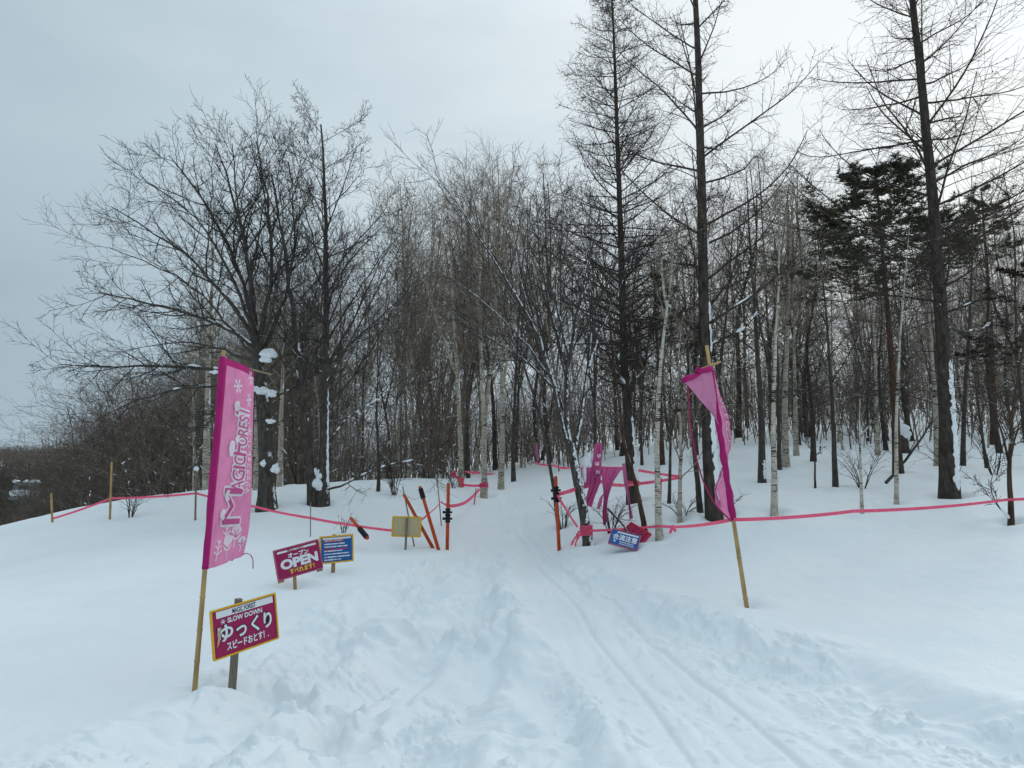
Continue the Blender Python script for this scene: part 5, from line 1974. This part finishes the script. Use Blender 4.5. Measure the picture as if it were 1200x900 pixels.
def right_banner():
    foot = ground_pt(877, 711, 8.0, .18)
    top = W(828, 405, 8.12)
    rt = empty('bent_banner', foot)
    mb = MB()
    p, q = bamboo_profile(foot, top, .027, .021, .42)
    mb.tube(p - foot, q, 10)
    mb.build('pole', M['bamboo'], rt, True)
    mb = MB()
    p, q = bamboo_profile(W(818, 434, 8.05), W(844, 424, 8.2), .016, .014, .12)
    mb.tube(p - foot, q, 8)
    mb.build('crossbar', M['bamboo'], rt, True)

    def on(v):
        """point on the pole: v 0 at the cloth's top, 1 at its hem"""
        za, zb = W(834.5, 430, 8.10)[2], W(860, 610, 8.04)[2]
        v = np.asarray(v, float)[..., None]
        return foot + (top - foot) * ((za + (zb - za) * v - foot[2]) / (top[2] - foot[2]))

    # cloth seen nearly edge-on, folded back behind the pole
    n, m = 40, 16
    v = np.linspace(0.04, 1, n)
    u = np.linspace(0, 1, m)
    U, Vv = np.meshgrid(u, v)
    G = on(Vv)
    wdt = .5 * smooth(0, .14, Vv)
    sx = np.interp(Vv, [0, .2, .32, .5, .62, .78, .9, 1], [.02, .08, .13, .12, .02, -.15, -.19, -.06])
    G[..., 1] += U * wdt
    G[..., 0] += sx * np.sin(U * math.pi * .62) + .02 * np.sin(U * 9 + Vv * 7) * U + U * wdt * .30
    G[..., 2] += -.03 * U * np.sin(Vv * 3)
    mb = MB()
    mb.grid(G - foot, 0)

    def put(cu, cv, r0, m_):
        pass
    # printed letters along the visible folds
    def S(u_, v_, lift):
        k = np.clip((np.asarray(v_) - .04) / .96 * (n - 1), 0, n - 1.001)
        l_ = np.clip(np.asarray(u_) * (m - 1), 0, m - 1.001)
        i, j = k.astype(int), l_.astype(int)
        fi, fj = (k - i)[:, None], (l_ - j)[:, None]
        P = G[i, j] * (1 - fi) * (1 - fj) + G[i + 1, j] * fi * (1 - fj) + G[i, j + 1] * (1 - fi) * fj + G[i + 1, j + 1] * fi * fj
        return P + np.stack([np.where(np.asarray(v_) < .64, lift, -lift), -np.full(len(u_), lift * .4), 0 * l_[:]], 1)
    Lh = 1.78
    n1_ = len(mb.q)
    for off_, mt, lf in ((.05, 1, .006), (0, 2, .010)):
        for body, s0, s1 in (('M', .16, .56), ('AGIC', .52, .93), ('F', .935, 1.06), ('OREST', 1.05, 1.50)):
            V, Fc = fit_text(body, s0, s1, 0, 1, off_, 0)
            uu = .80 - .42 * V[:, 1]
            mb.add(S(uu, 1 - V[:, 0] / Lh, lf + .0008 * len(body) + .0005 * (s0 * 10 % 1)) - foot, Fc, mt)
    co = mb.build('cloth', [M['flag'], M['flag_print'], M['flag_print_pink']], rt, True)
    co.data.polygons.foreach_set('use_smooth', [k < n1_ for k in range(len(co.data.polygons))])
    # sleeve gathered round the pole
    mb = MB()
    t = np.linspace(0, 1, 30)
    p = on(t) - foot
    p[:, 0] += .004 * np.sin(t * 40)
    mb.tube(p, .037 + .004 * np.sin(t * 55) + .004 * np.sin(t * 23), 12)
    mb.build('sleeve', M['flag_dark'], rt, True)
    # upper corner blown over to the left
    mb = MB()
    hem0, hem1 = W(801, 446, 7.75), W(833, 431, 8.06)
    cloth_patch(mb, [hem0, W(812, 458, 7.82), W(826, 474, 7.92), W(842, 497, 8.02)], [hem1, W(836, 445, 8.06), W(839, 463, 8.05), W(843, 498, 8.03)], 16, 14, foot, .03, 1.6, .4)
    mb.build('flap', M['flag_pale'], rt, True)
    mb = MB()
    h_ = bent(hem0 + np.array([-.0, 0, 0]), hem1, 12)
    h_[:, 2] += .008 * np.sin(np.linspace(0, 12, 12))
    mb.tube(h_ - foot, .032 + .006 * np.sin(np.linspace(0, 9, 12)), 10)
    e0 = W(817, 436, 7.88)
    mb.tube(np.array([e0, e0 + np.array([.02, 0, .035]), e0 + np.array([.05, .01, .03])]) - foot, np.array([.03, .038, .02]), 8)
    mb.build('hem', M['flag_dark'], rt, True)
    mb = MB()
    pts = resample([W(806, 452, 7.76), W(808, 490, 7.78), W(814, 530, 7.85), W(824, 565, 7.92), W(838, 592, 7.98), W(857, 611, 8.03)], 30)
    mb.tube(pts - foot, .009, 6)
    mb.build('cord', M['rope'], rt, True)
    tag(rt, 'bent pink banner seen edge-on, its top corner folded over a leaning bamboo pole', 'banner')


left_banner()
right_banner()


def tatters():
    Y = 12.75
    # flag 1: crumpled dark magenta length with a pale patch and snow on it
    o0 = W(701, 545, Y)
    rt = empty('tattered_flag', o0)
    mb = MB()
    cloth_patch(mb, [W(697, 520, Y), W(694, 545, Y), W(691, 566, Y - .05), W(683, 592, Y - .1)], [W(706, 519, Y + .05), W(705, 545, Y + .05), W(702, 568, Y), W(694, 594, Y)], 26, 22, o0, .085, 4.6, .3)
    for k, (x, y) in enumerate(((701, 553), (700, 543), (702, 534))):   # remnants of printed letters
        V, Fc = fit_text('OEG'[k], 0, .055, 0, .06, .05)
        p = W(x - 2, y + 2, Y - .085)
        mb.add(np.stack([p[0] - V[:, 1] + .06, np.full(len(V), p[1]), p[2] + V[:, 0]], 1) - o0, Fc, 1)
    mb.build('cloth', [M['flag_worn'], M['flag_print']], rt, True)
    mb = MB()
    cloth_patch(mb, [W(680, 547, Y + .1), W(682, 560, Y + .08), W(685, 573, Y)], [W(706, 547, Y - .06), W(706, 556, Y - .06), W(703, 558, Y - .06)], 14, 22, o0, .08, 4.4, 1)
    mb.build('torn_corner', M['flag_worn'], rt, True)
    rng = np.random.default_rng(9)
    V, Fc = lumps([W(686, 542, Y + .02), W(690, 536, Y + .02), W(685, 556, Y - .03)], [(.11, .07, .09), (.06, .05, .08), (.05, .04, .12)], rng, 1)
    child('snow', np_mesh('snow', V - o0, Fc, M['snow_clump']), rt)
    tag(rt, 'crumpled dark pink flag with snow on it, leftmost of the tattered flags on the tape', 'flag', 'tattered flags hanging on the tape')
    # flag 2: triangular hanging length
    o0 = W(710, 548, Y - .1)
    rt = empty('tattered_flag', o0)
    mb = MB()
    Y2 = Y - .05
    cloth_patch(mb, [W(705, 547, Y2), W(706, 570, Y2), W(707, 595, Y2), W(706, 617, Y2)], [W(729, 549, Y2 + .05), W(719, 563, Y2), W(712, 590, Y2), W(709, 612, Y2)], 26, 24, o0, .085, 5.0, 2)
    cloth_patch(mb, [W(703, 583, Y2 - .03), W(699, 596, Y2 - .05)], [W(708, 577, Y2), W(703, 597, Y2)], 8, 6, o0, .02, 2, 0)
    mb.build('cloth', M['flag_worn'], rt, True)
    tag(rt, 'triangular pink flag narrowing to a point, middle one of the tattered flags', 'flag', 'tattered flags hanging on the tape')
    o0 = W(732, 545, Y)
    rt = empty('tattered_flag', o0)
    mb = MB()
    cloth_patch(mb, [W(729, 543, Y), W(731, 562, Y), W(735, 585, Y), W(738, 609, Y)], [W(733, 543, Y + .05), W(735, 562, Y + .05), W(739, 585, Y + .04), W(742, 607, Y + .04)], 26, 14, o0, .05, 3.4, 1)
    mb.build('cloth', M['flag_pale'], rt, True)
    tag(rt, 'narrow pale pink strip, rightmost of the tattered flags on the tape', 'flag', 'tattered flags hanging on the tape')
    # far flag on the crest
    o0 = W(628, 540, 25)
    rt = empty('far_flag', o0)
    mb = MB()
    p, q = bamboo_profile(W(630, 545, 25), W(626, 512, 25), .02, .02)
    mb.tube(p - o0, q, 6)
    mb.build('pole', M['bamboo_old'], rt, True)
    mb = MB()
    cloth_patch(mb, [W(626, 520, 25), W(627, 532, 25), W(629, 541, 25)], [W(630, 521, 25.1), W(631, 532, 25.1), W(632, 540, 25.1)], 10, 6, o0, .03, 2, 0)
    mb.build('cloth', M['flag_worn'], rt, True)
    tag(rt, 'small far pink flag among trunks right of the trail crest', 'flag')


tatters()


# ---- snow-laden lift post in the valley at the far left
def lift_post():
    Y = 60
    b = W(27, 615, Y)
    b[2] = float(H0(np.array([b[0]]), np.array([b[1]]))[0]) - .3
    top = W(28, 587, Y)
    arm = W(28, 584, Y)
    rt = empty('lift_tower', b)
    mb = MB()
    mb.tube(np.array([b, top + np.array([0, 0, .3])]) - b, np.array([.30, .24]), 12)
    mb.build('column', M['steel'], rt, True)
    mb = MB()
    mb.box(arm - b, (2.2, .7, .2))
    mb.box(arm - b + np.array([-.8, 0, .45]), (.25, .25, 1.2))
    mb.box(arm - b + np.array([.8, 0, .45]), (.25, .25, 1.2))
    mb.box(arm - b + np.array([.2, 0, 1.2]), (1.9, .3, .15))
    mb.build('crossarm', M['steel'], rt)
    rng = np.random.default_rng(4)
    V, Fc = lumps([arm + np.array([x, 0, .42]) for x in (-.8, -.4, 0, .4, .85)] + [arm + np.array([x, 0, 1.45]) for x in (-.8, .1, .9)], [(.42, .4, .25)] * 5 + [(.4, .25, .15)] * 3, rng, 1)
    child('snow', np_mesh('snow', V - b, Fc, M['snow_clump']), rt)
    mb = MB()
    g = W(26, 612.5, Y)
    mb.tube(np.array([g - np.array([0, 0, .55]), g - np.array([0, 0, .5]), g + np.array([0, 0, .5]), g + np.array([0, 0, .55])]) - b, np.array([.5, .62, .62, .5]), 14)
    mb.build('pad', M['orange_pad'], rt, True)
    tag(rt, 'grey lift tower with a snow-laden crossarm and orange pad, beyond the left ridge', 'tower')


lift_post()


def stump():
    b = ground_pt(1056, 512, 24, .2)
    rt = empty('tree_stump', b)
    mb = MB()
    mb.tube(np.array([b, b + np.array([.02, 0, .55]), b + np.array([.03, 0, .8])]) - b, np.array([.26, .20, .17]), 10)
    mb.build('wood', BD, rt, True)
    rng = np.random.default_rng(8)
    V, Fc = lumps([b + np.array([.02, -.04, 1.0]), b + np.array([.1, -.05, .78]), b + np.array([-.06, 0, 1.25])], [(.22, .20, .20), (.2, .16, .15), (.13, .13, .15)], rng, 1)
    child('snow', np_mesh('snow', V - b, Fc, M['snow_clump']), rt)
    tag(rt, 'dark stump with a tall cap of snow between the pine and biggest larch', 'stump')


stump()
